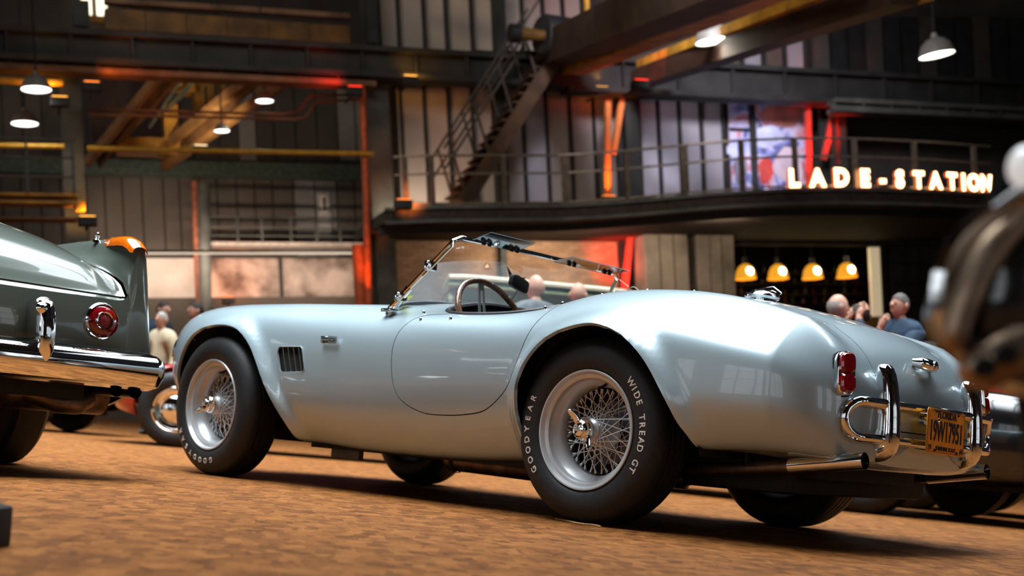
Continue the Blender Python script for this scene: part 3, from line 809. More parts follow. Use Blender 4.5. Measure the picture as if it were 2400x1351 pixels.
RED, ORG, AMB = (1, .03, .015), (1, .22, .03), (1, .42, .06)
flood(1443, 735, QR - 1.0, (1440, 540, QR - .2), 520, RED, 'red flood on the floor at the brick wall')
flood(1425, 470, QR - .9, (1422, 260, QR - .6), 380, ORG, 'orange flood on the balcony by the frosted panes', 40)
flood(1408, 215, QR - 1.0, (1400, 178, Q0 - .4), 60, AMB, 'amber flood under the beam above the frosted panes', 120)
flood(1900, 440, QR - 1.0, (1895, 240, QR - .7), 420, RED, 'red flood beside the mural', 40)
flood(1965, 445, QR - 1.6, (1958, 260, QR - .75), 500, RED, 'red flood at the foot of the right column', 36)
flood(856, 740, Q0 - 1.3, (862, 480, Q0), 170, ORG, 'orange flood at the foot of the orange pipe', 34)
flood(535, 705, QL - 1.6, (540, 640, QL), 90, ORG, 'orange flood behind the front wing of the roadster', 90)
flood(945, 480, Q0 - 2.6, (1000, 440, QR), 120, ORG, 'orange flood at the left end of the balcony', 70)
flood(205, 520, Q0 - 1.8, (190, 440, Q0), 140, AMB, 'amber flood on the far left platform', 70)
flood(830, 215, Q0 - 1.0, (760, 180, Q0 - .5), 40, RED, 'red flood under the left beam', 100)
flood(1500, 200, Q0 - 3.4, (1480, 110, 24), 130, RED, 'red flood under the slanting crane', 90)
flood(215, 205, Q0 - 1.0, (330, 150, Q0 - .5), 60, ORG, 'orange flood at the head of the far left column', 120)
flood(960, 190, Q0 - 1.0, (980, 158, Q0 - .4), 30, AMB, 'small amber flood above the frosted panes', 120)
lamp('roof_glow', 'SPOT', tuple(W(np.array((-5, 11, 9.6)))), 3000, (1, .74, .42), .15, tuple(W(B(1125, 70, QR))), 6.5, .8)
# wash lamps added under deck, gallery and canopy to brighten the walls
def added_wash(x0, x1, y, q, tgt, power, col, label):
    a, b = B(x0, y, q), B(x1, y, q); o = bempty('added_wash_lamp', label, 'lamp')
    mb = MB(); mb.bar(a, b, .10, .06); bobj(mb, 'housing', black_m, o)
    mb = MB(); mb.bar(a + (0, .02, -.04), b + (0, .02, -.04), .06, .02); bobj(mb, 'added_diffuser', emis('added_wash_glow', col, 1.5), o)
    c_ = W((a + b)/2 + np.array((0, .05, -.08))); t_ = W(B(*tgt)); v = Vector(t_) - Vector(c_)
    area('added_wash_light', tuple(c_), np.linalg.norm(b - a), .15, power, col, tuple(v.to_track_quat('-Z', 'Y').to_euler()))
added_wash(950, 1430, 518, QR - 2.0, (1190, 660, QR), 330, (1, .80, .60), 'added warm wash lamp under the balcony in front of the brick wall')
added_wash(240, 850, 590, QL - 2.6, (560, 660, QL), 230, (1, .76, .60), 'added warm wash lamp under the gallery of the left bay')
added_wash(1530, 1740, 505, QR - 3.0, (1630, 620, QR - 1.2), 70, (1, .78, .55), 'added warm wash lamp under the canopy before the pillars')
# broad dim daylight on the rear wall
area('rear_daylight', tuple(W(np.array((0, 12, 11.5)))), 14, 3, 850, (1, .90, .80), tuple((Vector(W(B(1100, 330, QR))) - Vector(W(np.array((0, 12, 11.5))))).to_track_quat('-Z', 'Y').to_euler()))
area('bay_daylight', tuple(W(np.array((-13, 30, 11)))), 10, 3, 260, (1, .86, .74), tuple((Vector(W(B(560, 560, QL))) - Vector(W(np.array((-13, 30, 11))))).to_track_quat('-Z', 'Y').to_euler()))

area('rear_daylight', tuple(W(np.array((9, 16, 9.5)))), 4, 1.5, 200, (.95, .88, 1.0), tuple((Vector(W(B(1680, 340, QR))) - Vector(W(np.array((9, 16, 9.5))))).to_track_quat('-Z', 'Y').to_euler()), 45)  # extra lamp added to brighten the right-hand panes and the mural
flood(1800, 455, QR - 1.4, (1790, 330, QR), 50, (.80, .72, 1.0), 'added pale violet flood under the mural', 60)  # lamp added to brighten the mural
flood(1600, 466, QR - 1.4, (1600, 340, QR), 90, (.85, .82, 1.0), 'added pale flood below the frosted panes left of the mural', 70)  # lamp added to brighten these panes

# braces with the red and orange glow put into their base colour
wp = mat('pale_brace_paint', (.55, .50, .45), .6, var=.1)
for (nm, lab, bars) in (('column_brace', 'slanting brace lit red at the right column', (((1930, 375), (1960, 232)), ((1962, 385), (1962, 232)))), ('column_brace', 'slanting brace lit orange beside the frosted panes', (((1438, 360), (1458, 228)), ((1424, 462), (1424, 232)))), ('column_brace', 'pale strut lit red at the mural edge', (((1896, 432), (1893, 238)),)), ('column_brace', 'slanting pale strut lit red under the balcony at the passage', (((1462, 700), (1478, 545)),))):
    o = bempty(nm, lab, 'brace')
    for (a, b) in bars: strut(o, 'bar', a, b, .10, .12, mat('orange_glow_tint', (.62, .20, .05), .6, var=.1) if 'orange' in lab else mat('red_glow_tint', (.55, .05, .03), .6, var=.1), QR - .75)
flood(1478, 742, QR - 1.6, (1470, 600, QR - .7), 160, RED, 'red flood at the passage beside the brick', 50)
pipe('duct', [(-60, 186), (148, 194)], Q0 - .9, .07, yellow_p, 'thick yellow pipe at the top of the far left bay')
flood(140, 240, Q0 - 1.3, (100, 195, Q0 - .9), 40, AMB, 'amber flood under the thick yellow pipe at far left', 110)
# roof truss bars added out of view to break up the window spot
tr = bempty('added_baffle', 'steel roof truss added out of view to break up the window light', 'baffle')
for k, (dp_, dh) in enumerate(((-.55, .0), (-.18, .25), (.12, -.1), (.42, .2))):
    c_ = np.array((-3.2 + dp_*1.2, 18.6, 9.05 + dh*.2)); mb = MB(); mb.bar(c_ + (-.5, 0, -.55), c_ + (.35, 0, .55), .10 + .05*(k % 2), .1); bobj(mb, 'added_baffle_bar', iron, tr)
mb = MB(); mb.bar((-9, 18.7, 9.7), (3, 18.7, 9.7), .2, .2); bobj(mb, 'chord', iron, tr)

flood(470, 352, 28.6, (480, 230, 31.0), 260, (1, .72, .38), 'added warm flood below the yellow bay crane', 80)  # lamp added to brighten the crane parts
# ================================================================ silver-blue roadster
paint = mat('silver_blue_paint', (.43, .54, .59), .36, .38, var=.015, scale=400, coat=.9, coat_r=.03)
black_leather = mat('black_leather', (.012, .012, .014), .45, var=.2, scale=90, bump=.1)
alu = mat('painted_wheel_silver', (.60, .62, .64), .32, .35, var=.03, scale=30)
steel = mat('bright_spoke_steel', (.74, .75, .77), .25, .7, var=.03, scale=60)
YC = .73
car = empty('roadster', (0, YC, 0), 0, 'silver-blue open two-seat roadster with wire wheels and an orange number plate', 'car')

NODES = {  # x : nine (half width, height) nodes from sill over the crown to the centre line
 -3.045:[(.06,.47),(.08,.475),(.10,.49),(.11,.52),(.10,.55),(.08,.57),(.06,.575),(.03,.578),(0,.58)],
 -3.02: [(.24,.40),(.28,.42),(.33,.46),(.35,.54),(.34,.60),(.30,.64),(.22,.635),(.11,.63),(0,.63)],
 -2.97: [(.31,.35),(.37,.37),(.455,.44),(.48,.55),(.465,.635),(.41,.695),(.30,.68),(.15,.67),(0,.67)],
 -2.88: [(.39,.30),(.46,.32),(.555,.42),(.58,.55),(.56,.665),(.49,.745),(.36,.725),(.18,.72),(0,.72)],
 -2.75: [(.47,.25),(.55,.27),(.64,.40),(.665,.54),(.64,.69),(.545,.785),(.40,.76),(.2,.76),(0,.76)],
 -2.55: [(.54,.22),(.62,.24),(.705,.40),(.73,.54),(.69,.73),(.555,.818),(.42,.785),(.2,.80),(0,.80)],
 -2.286:[(.57,.21),(.66,.23),(.735,.38),(.758,.54),(.715,.74),(.555,.83),(.42,.80),(.2,.83),(0,.83)],
 -1.9:  [(.58,.205),(.655,.225),(.722,.36),(.748,.52),(.71,.73),(.56,.828),(.42,.81),(.2,.85),(0,.855)],
 -1.6:  [(.58,.195),(.645,.215),(.71,.34),(.732,.50),(.705,.70),(.565,.817),(.42,.82),(.2,.86),(0,.865)],
 -1.25: [(.57,.18),(.635,.20),(.70,.33),(.725,.50),(.705,.68),(.575,.80),(.42,.83),(.2,.865),(0,.87)],
 -.95:  [(.57,.18),(.635,.20),(.70,.33),(.728,.50),(.712,.66),(.635,.752),(.45,.80),(.2,.855),(0,.865)],
 -.6:   [(.57,.19),(.64,.21),(.705,.34),(.734,.50),(.718,.66),(.645,.745),(.5,.78),(.2,.85),(0,.86)],
 -.35:  [(.58,.205),(.655,.225),(.72,.35),(.748,.50),(.73,.67),(.625,.765),(.5,.80),(.2,.86),(0,.87)],
 -.15:  [(.60,.215),(.68,.235),(.742,.36),(.772,.50),(.745,.70),(.57,.838),(.44,.845),(.2,.88),(0,.885)],
 .1:    [(.62,.235),(.705,.255),(.762,.37),(.787,.51),(.752,.72),(.55,.85),(.42,.86),(.2,.882),(0,.888)],
 .35:   [(.62,.285),(.70,.30),(.756,.40),(.776,.51),(.74,.70),(.54,.836),(.40,.84),(.2,.858),(0,.863)],
 .55:   [(.60,.30),(.675,.31),(.735,.40),(.75,.50),(.72,.66),(.53,.80),(.40,.80),(.2,.815),(0,.82)],
 .72:   [(.56,.305),(.635,.315),(.695,.40),(.71,.49),(.69,.62),(.53,.75),(.40,.737),(.2,.757),(0,.763)],
 .80:   [(.53,.30),(.60,.31),(.655,.395),(.668,.48),(.648,.59),(.52,.70),(.39,.69),(.2,.712),(0,.72)],
 .85:   [(.50,.295),(.558,.31),(.608,.39),(.618,.475),(.60,.56),(.505,.645),(.38,.64),(.2,.668),(0,.68)],
 .885:  [(.45,.29),(.50,.305),(.545,.38),(.555,.465),(.54,.53),(.47,.585),(.36,.585),(.2,.615),(0,.63)],
 .91:   [(.38,.295),(.42,.31),(.455,.38),(.46,.45),(.45,.50),(.40,.54),(.32,.545),(.18,.57),(0,.585)],
 .925:  [(.26,.31),(.30,.325),(.32,.38),(.325,.44),(.32,.48),(.28,.51),(.22,.51),(.12,.53),(0,.54)],
 .931:  [(.1,.37),(.12,.38),(.13,.40),(.135,.43),(.13,.46),(.11,.475),(.09,.48),(.05,.485),(0,.49)],
}
ARCH_F = [(-2.69,.10),(-2.69,.30),(-2.68,.42),(-2.635,.53),(-2.545,.63),(-2.44,.682),(-2.31,.704),(-2.184,.705),(-2.079,.679),(-1.972,.611),(-1.894,.516),(-1.814,.384),(-1.734,.255),(-1.68,.10)]
ARCH_R = [(-.285,.10),(-.295,.281),(-.312,.39),(-.292,.516),(-.207,.626),(-.111,.68),(.006,.704),(.103,.692),(.200,.652),(.298,.573),(.380,.461),(.423,.378),(.464,.30),(.50,.10)]
def refine(poly, per=6):
    P = catmull(poly, per); return P
ARCH_F, ARCH_R = refine(ARCH_F), refine(ARCH_R)
DOOR = catmull([(-.27,.86),(-.296,.70),(-.327,.579),(-.371,.483),(-.431,.425),(-.52,.377),(-.64,.358),(-.76,.352),(-.86,.356),(-.955,.384),(-1.018,.430),(-1.048,.516),(-1.058,.637),(-1.035,.715),(-.98,.757),(-.86,.775),(-.80,.86)], 6)

xs0 = sorted(NODES); arr = np.array([NODES[x] for x in xs0]).reshape(len(xs0), -1)
# station spacing: dense where the ends turn over
xt = np.concatenate([-3.045 + .17*(np.linspace(0, 1, 30)[:-1])**2, np.linspace(-2.875, .72, 190), .72 + .211*(1-(1-np.linspace(0, 1, 44)[1:])**1.9)])
A = pchip(xs0, arr, xt)
mid = slice(22, len(xt) - 26)
S = smooth_rows(A.copy(), 40); wgt = np.clip(np.minimum(np.arange(len(xt)) / 30, (len(xt)-1-np.arange(len(xt))) / 44), 0, 1)[:, None]
A = A * (1 - wgt) + S * wgt
PER = 9; rows = []
for i, x in enumerate(xt):
    h = A[i].reshape(9, 2); full = np.vstack([h * [-1, 1], (h[:-1] * [1, 1])[::-1]])
    c = catmull(full, PER)
    rows.append(np.column_stack([np.full(len(c), x), c]))
G = np.array(rows)
# gentle second smoothing round the section so that reflections run clean
for _ in range(6):
    B = G.copy(); B[:, 1:-1] = .25*G[:, :-2] + .5*G[:, 1:-1] + .25*G[:, 2:]; G = B
# rolled flares at the wheel openings
P2 = G.reshape(-1, 3)
sdF, sdR = poly_sdf(ARCH_F, P2[:, [0, 2]]), poly_sdf(ARCH_R, P2[:, [0, 2]])
sd = np.minimum(sdF, sdR)
side = np.clip((np.abs(P2[:, 1]) - .42) / .15, 0, 1)
t = np.clip(1 - np.maximum(sd, 0) / .070, 0, 1); fl = t*t*(3-2*t) * .031 * side
fl *= np.clip((P2[:, 0] + 2.66) / .35, 0.1, 1)
P2[:, 1] += np.sign(P2[:, 1]) * fl
G = P2.reshape(G.shape)
na, nb = G.shape[:2]
V = [p for p in G.reshape(-1, 3)]
Fc = []
for i in range(na - 1):
    for j in range(nb - 1):
        Fc.append((i*nb+j, (i+1)*nb+j, (i+1)*nb+j+1, i*nb+j+1))
# closing strip under nose and tail tips
for i0, fl_ in ((0, True), ((na-1)*nb, False)):
    V.append(np.mean([V[i0 + j] for j in range(nb)], axis=0)); ci = len(V) - 1
    for j in range(nb):
        f_ = (i0 + j, i0 + (j+1) % nb, ci); Fc.append(f_[::-1] if fl_ else f_)

def f_arch(v): 
    v = np.array(v); s = np.minimum(poly_sdf(ARCH_F, v[:, [0, 2]]), poly_sdf(ARCH_R, v[:, [0, 2]]))
    return np.where(np.abs(v[:, 1]) > .40, s, 1.)
def f_cock(v):
    v = np.array(v); x = (v[:, 0] + .665) / .425; y = v[:, 1] / .590
    s = (np.abs(x)**3.0 + np.abs(y)**3.2)**(1/3.1) - 1
    return np.where(v[:, 2] > .6, s * .45, 1.)
def f_door(v):
    v = np.array(v); s = poly_sdf(DOOR, v[:, [0, 2]])
    return np.where(np.abs(v[:, 1]) > .52, s, 1.)
def f_lid(v):
    v = np.array(v); a = np.abs(v[:, 1]) - .335 + .03*np.clip((.75 - v[:, 0]), 0, 1); b = .33 - v[:, 0]; c = .405 - v[:, 2]
    rr = .13; q = np.maximum(np.maximum(a, b) + rr, 0); 
    s = np.sqrt(np.maximum(a + rr, 0)**2 + np.maximum(b + rr, 0)**2) - rr
    s2 = np.sqrt(np.maximum(s + .05, 0)**2 + np.maximum(c + .05, 0)**2) - .05
    return np.where(v[:, 2] > .3, s2, 1.)
VENT = np.array([onY(x, y, YC - .727)[[0, 2]] for x, y in ((650,813),(712,813),(720,873),(658,873))])
vc = VENT.mean(0)
def f_vent(v):
    v = np.array(v); s = poly_sdf(vc + (VENT - vc) * .80, v[:, [0, 2]]) - .010
    return np.where(np.abs(v[:, 1]) > .6, s, 1.)

V, Fc, _ = clip_mesh(V, Fc, f_arch(V))
V, Fc, _ = clip_mesh(V, Fc, f_cock(V))
inner = (list(V), list(Fc))
dv, df, _ = clip_mesh(V, Fc, -f_door(V) - .0022)
V, Fc, _ = clip_mesh(V, Fc, f_door(V) - .0022)
lv, lf, _ = clip_mesh(V, Fc, -f_lid(V) - .0020)
V, Fc, _ = clip_mesh(V, Fc, f_lid(V) - .0020)
V, Fc, _ = clip_mesh(V, Fc, f_vent(V))

def shell(name, v, f, mt, parent, thick=.006, lip=None):
    me = bpy.data.meshes.new(name); me.from_pydata([tuple(p) for p in v], [], f); me.update(); me.materials.append(mt)
    bm = bmesh.new(); bm.from_mesh(me)
    bmesh.ops.remove_doubles(bm, verts=bm.verts, dist=2e-4)
    bmesh.ops.recalc_face_normals(bm, faces=bm.faces)
    bm.normal_update()
    if sum(fc.normal.z * fc.calc_area() for fc in bm.faces) < 0: bmesh.ops.reverse_faces(bm, faces=bm.faces)
    bm.normal_update()
    bd = [e for e in bm.edges if e.is_boundary]
    nrm = {vv: vv.normal.copy() for e in bd for vv in e.verts}
    ret = bmesh.ops.extrude_edge_only(bm, edges=bd)
    new = {e for e in ret['geom'] if isinstance(e, bmesh.types.BMVert)}
    old = {tuple(round(c, 6) for c in k.co): n for k, n in nrm.items()}
    for vv in new:
        n = old.get(tuple(round(c, 6) for c in vv.co))
        if n is not None:
            d = thick
            if lip and lip(vv.co): d = .014
            vv.co -= n * d
    bm.to_mesh(me); bm.free()
    return link(name, me, parent, True, angle=38)

def near_arch(co):
    return abs(float(f_arch(np.array([co[:]]))[0])) < .004 and co[2] > .2
body = shell('body', V, Fc, paint, car, .006, near_arch)
dl = [(p, ) for p in dv]
for sgn in (-1, 1):
    keep = [f for f in df if all(dv[i][1] * sgn > 0 for i in f)]
    us = sorted({i for f in keep for i in f}); mp = {o: n for n, o in enumerate(us)}
    d_ = shell('door', [dv[i] for i in us], [tuple(mp[i] for i in f) for f in keep], paint, car, .012)
lid = shell('boot_lid', lv, lf, paint, car, .010)
# dark inner shell that closes the shut lines
me = bpy.data.meshes.new('inner_shell'); me.from_pydata([tuple(p) for p in inner[0]], [], inner[1])
bm = bmesh.new(); bm.from_mesh(me); bmesh.ops.remove_doubles(bm, verts=bm.verts, dist=2e-4)
bmesh.ops.recalc_face_normals(bm, faces=bm.faces); bm.normal_update()
if sum(fc.normal.z * fc.calc_area() for fc in bm.faces) < 0: bmesh.ops.reverse_faces(bm, faces=bm.faces)
bm.normal_update()
sh = {v: v.normal.copy() for v in bm.verts}
for v, n in sh.items(): v.co -= n * .016
bm.to_mesh(me); bm.free(); me.materials.append(black_paint); link('inner_shell', me, car)

# underside, wheel wells, side sills
def half_w(x, k=0):
    return float(np.interp(x, xt, A[:, k*2]))
mb = MB()
mb.box((-2.75, -.40, .19), (-1.70, .40, .40)); mb.box((-1.74, -.56, .175), (-.30, .56, .30)); mb.box((-.32, -.40, .20), (.52, .40, .50)); mb.box((.44, -.50, .30), (.80, .50, .45))
mb.obj('underbody', black_paint, car, False)
for poly, nm in ((ARCH_F, 'wheel_well'), (ARCH_R, 'wheel_well')):
    for sgn in (-1, 1):
        ctr = np.array((poly[:, 0].mean(), .34)); g = []
        for p in [p for p in poly if p[1] > .26]:
            q = ctr + (p - ctr) * 1.03
            yo_ = min(.715, float(np.interp(q[0], xt, np.minimum(A[:, 6], A[:, 4]))) - .03)
            g.append([(q[0], sgn*yy, q[1]) for yy in (yo_, min(yo_ - .02, .55), .40)])
        mb = MB(); mb.grid(g); mb.prism([(p[0], p[1]) for p in ctr + (poly[poly[:, 1] > .26] - ctr) * 1.03], 1, sgn*.40, sgn*.39)
        mb.obj(nm, black_paint, car)

# painted tail pan that rounds the body under the bumper
rows_ = []
for x in np.linspace(.50, .93, 26):
    y0_, z0_ = float(np.interp(x, xt, A[:, 0])), float(np.interp(x, xt, A[:, 1])); d_ = .030*np.clip((x - .50)/.15, 0, 1)*np.clip((.935 - x)/.10, 0, 1)**.6
    rows_.append([(x, y0_*u, z0_ - d_*(1 - u**4)) for u in np.linspace(-1, 1, 25)])
mb = MB(); mb.grid(rows_); mb.obj('tail_pan', paint, car)
MB().box((.20, -.42, .165), (.64, .62, .30)).obj('dark_under_box', black_paint, car, True, bevel=.03)  # black box filling the gap under the tail
# ---- side vents with five slats, badge
for sgn in (-1, 1):
    mb = MB(); q = vc + (VENT - vc) * 1.06
    mb.prism([tuple(p) for p in q], 1, sgn*.655, sgn*.64); 
    vent = mb.obj('side_vent', black_paint, car, False)
    mb = MB(); k = 36; cor = vc + (VENT - vc) * .80; pts = []
    for i in range(4):
        a, b = cor[i], cor[(i+1) % 4]; e = (b - a) / np.linalg.norm(b - a); n_ = np.array((e[1], -e[0]))
        if n_ @ (a - vc) < 0: n_ = -n_
        for t_ in np.linspace(0, 1, 8): pts.append(a*(1-t_) + b*t_ + n_*.0115)
    mb.tube([(p[0], sgn*.7325, p[1]) for p in pts], .0028, 6, closed=True); mb.obj('vent_frame', paint, vent)
    for i in range(4):
        t_ = (i + 1) / 5
        a = VENT[0]*(1-t_) + VENT[1]*t_; b = VENT[3]*(1-t_) + VENT[2]*t_
        mb = MB(); mb.bar((a[0]+.004, sgn*.715, a[1]), (b[0]+.004, sgn*.715, b[1]), .004, .030, up=(0, 1, .0)); mb.obj('slat', mat('slat_metal', (.55, .57, .58), .3, 1., var=.05), vent, False)
bp = np.array([onY(x, y, YC - .735)[[0, 2]] for x, y in ((753,788),(790,789),(790,806),(753,805))])
bc = bp.mean(0); mb = MB(); mb.prism([tuple(p) for p in bp], 1, -.738, -.730)
badge = mb.obj('wing_badge', chrome, car, True, bevel=.0012)
mb = MB(); ink = mat('badge_ink', (.03, .035, .05), .5, var=.1)
ex = bp[1] - bp[0]; ez = bp[0] - bp[3]
def bpt(u, v): q = bp[3] + ex*u + ez*v; return (q[0], q[1])
for v0, v1 in ((.62, .80), (.22, .38)): mb.prism([bpt(.10, v0), bpt(.48, v0), bpt(.48, v1), bpt(.10, v1)], 1, -.7392, -.737)
mb.prism([bpt(.72 + .19*math.cos(a), .5 + .28*math.sin(a)) for a in np.linspace(0, 2*math.pi, 20)[:-1]], 1, -.7392, -.737)
mb.obj('badge_print', ink, badge, False)
mb = MB(); mb.prism([bpt(.72 + .12*math.cos(a), .5 + .16*math.sin(a)) for a in np.linspace(0, 2*math.pi, 16)[:-1]], 1, -.7397, -.739); mb.obj('badge_oval', chrome, badge, False)

# ---- head lamps
for sgn in (-1, 1):
    o = np.array((-2.905, sgn*.49, .60)); ax = (-.93, sgn*.30, .18)
    hl = MB().lathe([(.085, -.02), (.098, .0), (.094, .018), (.083, .026), (.080, .018)], 32, o, ax).obj('headlamp', chrome, car)
    MB().lathe([(.080, .018), (.06, .034), (.03, .042), (.001, .044)], 32, o, ax).obj('lens', mat('lamp_glass', (.9, .92, .95), .05, 0, coat=1, var=.02), hl)

# ---- cockpit
def loop(a, b, z_of, n=72, px=3.0, py=3.2):
    out = []
    for th in np.linspace(0, 2*math.pi, n, endpoint=False):
        c, s = math.cos(th), math.sin(th)
        rr = (abs(c)**px + abs(s)**py)**(-1/3.1)
        x, y = -.665 + a*rr*c, b*rr*s
        out.append((x, y, z_of(x, y)))
    return out
gx, gy, gz = G[..., 0], G[..., 1], G[..., 2]
def deck_z(x, y):
    i = np.clip(np.searchsorted(xt, x), 1, na-1); f_ = (x - xt[i-1]) / (xt[i] - xt[i-1])
    def row(k):
        up = slice(nb//2 - 40, nb//2 + 41); return np.interp(y, G[k, up, 1], G[k, up, 2])
    return float(row(i-1)*(1-f_) + row(i)*f_)
lp = loop(.425, .590, lambda x, y: deck_z(x, y) - .004)
MB().tube(lp, .0135, 8, closed=True).obj('cockpit_trim', black_leather, car)
tub = MB(); lo = loop(.40, .55, lambda x, y: .32)
n_ = len(lp); tub.add(list(lp) + lo, [(i, (i+1) % n_, (i+1) % n_ + n_, i + n_) for i in range(n_)] + [tuple(range(n_, 2*n_))])
tub.obj('cockpit_tub', black_leather, car)
mb = MB()
mb.add([(-1.02, -.52, .52), (-1.02, .52, .52), (-1.03, .52, .76), (-1.035, .25, .83), (-1.035, 0, .845), (-1.035, -.25, .83), (-1.03, -.52, .76)], [tuple(range(7))])
dash = mb.obj('dashboard', black_leather, car)
gface = mat('gauge_face', (.02, .02, .02), .3, var=.1)
for (gy_, gz_, gr) in ((-.16, .705, .05), (.02, .705, .05), (-.06, .775, .03), (.14, .74, .03), (.25, .72, .03), (.35, .70, .03)):
    g = MB().lathe([(gr, -.004), (gr*1.02, .012), (gr*.9, .016), (gr*.86, .008)], 24, (-1.018, gy_, gz_), (1, 0, .0)).obj('gauge', chrome, dash)
    MB().lathe([(gr*.86, .006), (.001, .006)], 24, (-1.018, gy_, gz_), (1, 0, 0)).obj('dial', gface, g)
for yy in (-.27, .27):
    st = MB(); P = []
    for (x_, z_) in ((-.72, .36), (-.70, .47), (-.42, .45), (-.33, .52), (-.26, .68), (-.24, .70), (-.20, .68), (-.27, .44), (-.32, .36)):
        P.append((x_, z_))
    st.prism(P, 1, yy-.2, yy+.2); st.obj('seat', black_leather, car, True, bevel=.03)

# ---- steering wheel
c0 = np.array((-.880, .392 - YC, .770)); axs = np.array((.885, 0, .465)); axs /= np.linalg.norm(axs)
ua = np.array((0, 1., 0)); va = np.cross(axs, ua); va = va if va[2] > 0 else -va
wood = mat('wood_rim', (.115, .052, .028), .22, 0, coat=.8, col2=(.20, .105, .06), scale=24, stretch=(1, 6, 1))
rim = [c0 + .190*(ua*math.cos(a) + va*math.sin(a)) for a in np.linspace(0, 2*math.pi, 64, endpoint=False)]
sw = MB().tube(rim, .0135, 12, closed=True).obj('steering_wheel', wood, car)
for a in np.linspace(0, 2*math.pi, 12, endpoint=False):
    q = c0 + .190*(ua*math.cos(a+.2) + va*math.sin(a+.2)) + axs*.0128
    MB().lathe([(.0035, 0), (.003, .0015), (.0005, .0018)], 8, q, axs).obj('rivet', steel, sw)
for a in (90, 210, 330):
    d = ua*math.cos(R(a)) + va*math.sin(R(a)); e = np.cross(axs, d)
    for s_ in (-1, 1):
        mb = MB(); p_, q_ = c0 - axs*.05 + d*.03 + e*s_*.016, c0 + d*.182 + e*s_*.010
        mb.bar(p_, q_, .012, .004, up=axs); mb.obj('spoke', alu, sw, False)
    MB().bar(c0 - axs*.008 + d*.15, c0 + d*.185, .026, .004, up=axs).obj('spoke_end', steel, sw, False)
MB().lathe([(.035, -.075), (.042, -.055), (.038, -.035), (.001, -.03)], 24, c0, axs).obj('horn_boss', black_leather, sw)
MB().tube([c0 - axs*.07, c0 - axs*.35], .018, 10).obj('column', black_paint, sw)

# ---- windscreen
wf = empty('windscreen', (0, 0, 0)); wf.parent = car
ZB, ZT, XB, XT = .785, 1.092, -1.19, -.925
def ws(u, v):
    """u -1..1 across, v 0..1 up"""
    yb, yt = .640*u, .535*u
    x = (XB - .15*(1-u*u))*(1-v) + (XT - .035*(1-abs(u)**2.2))*v
    z = (ZB + .085*(1-u*u))*(1-v) + (ZT + .012*(1-u*u))*v
    return np.array((x, yb*(1-v) + yt*v, z))
clear = mat('clear_glass', (1, 1, 1), .0, 0, trans=1., ior=1.12, var=.0)
def thin_glass(name, tint=(1, 1, 1), gloss=.10, rough=.0):
    if name in MATS: return MATS[name]
    m = bpy.data.materials.new(name); m.use_nodes = True; nt = m.node_tree; nt.nodes.clear()
    o = nt.nodes.new('ShaderNodeOutputMaterial'); mx = nt.nodes.new('ShaderNodeMixShader')
    tr = nt.nodes.new('ShaderNodeBsdfTransparent'); gl = nt.nodes.new('ShaderNodeBsdfGlossy')
    lw = nt.nodes.new('ShaderNodeLayerWeight'); fr = nt.nodes.new('ShaderNodeMath'); fr.operation = 'POWER'; fr.inputs[1].default_value = 4.5
    nt.links.new(lw.outputs['Facing'], fr.inputs[0])
    ad = nt.nodes.new('ShaderNodeMath'); ad.operation = 'MULTIPLY_ADD'; ad.inputs[1].default_value = .85; ad.inputs[2].default_value = gloss * .4
    nz = nt.nodes.new('ShaderNodeTexNoise'); nz.inputs['Scale'].default_value = 5
    rp = nt.nodes.new('ShaderNodeValToRGB'); rp.color_ramp.elements[0].color = (*[c*.97 for c in tint], 1); rp.color_ramp.elements[1].color = (*tint, 1)
    nt.links.new(nz.outputs['Fac'], rp.inputs['Fac']); nt.links.new(rp.outputs['Color'], tr.inputs['Color'])
    gl.inputs['Roughness'].default_value = rough
    nt.links.new(fr.outputs[0], ad.inputs[0]); nt.links.new(ad.outputs[0], mx.inputs['Fac'])
    nt.links.new(tr.outputs[0], mx.inputs[1]); nt.links.new(gl.outputs[0], mx.inputs[2]); nt.links.new(mx.outputs[0], o.inputs['Surface'])
    MATS[name] = m; return m
glass = thin_glass('windscreen_glass', (.96, .98, .97))
us = np.linspace(-1, 1, 33)
mb = MB(); mb.grid([[ws(u, v) for u in us] for v in np.linspace(0, 1, 9)]); mb.obj('glass', glass, wf)
fr_pts = []
for u in np.linspace(-1, 1, 41): fr_pts.append(ws(u, 1.0))
# rounded top corners: posts, then top rail as one bent profile
post = lambda s: [ws(s, v) for v in np.linspace(0, .94, 14)]
rail = [ws(u, 1.0) for u in np.linspace(-.94, .94, 37)]
path = post(-1) + rail + post(1)[::-1]
mb = MB(); mb.tube(path, .0095, 8); mb.obj('frame', chrome, wf)
MB().tube([ws(u, .0) + np.array((0, 0, .004)) for u in np.linspace(-1, 1, 33)], .009, 8).obj('base_rubber', black_leather, wf)
for s_ in (-1, 1):
    b_ = ws(s_, 0)
    MB().bar(b_ + (-.01, 0, -.03), ws(s_, .30), .030, .012, up=(0, 1, 0)).obj('pillar_foot', chrome, wf, True, bevel=.003)
    MB().box(b_ + (-.030, -.022, -.016), b_ + (.030, .022, .0)).obj('foot_plate', chrome, wf, True, bevel=.004)
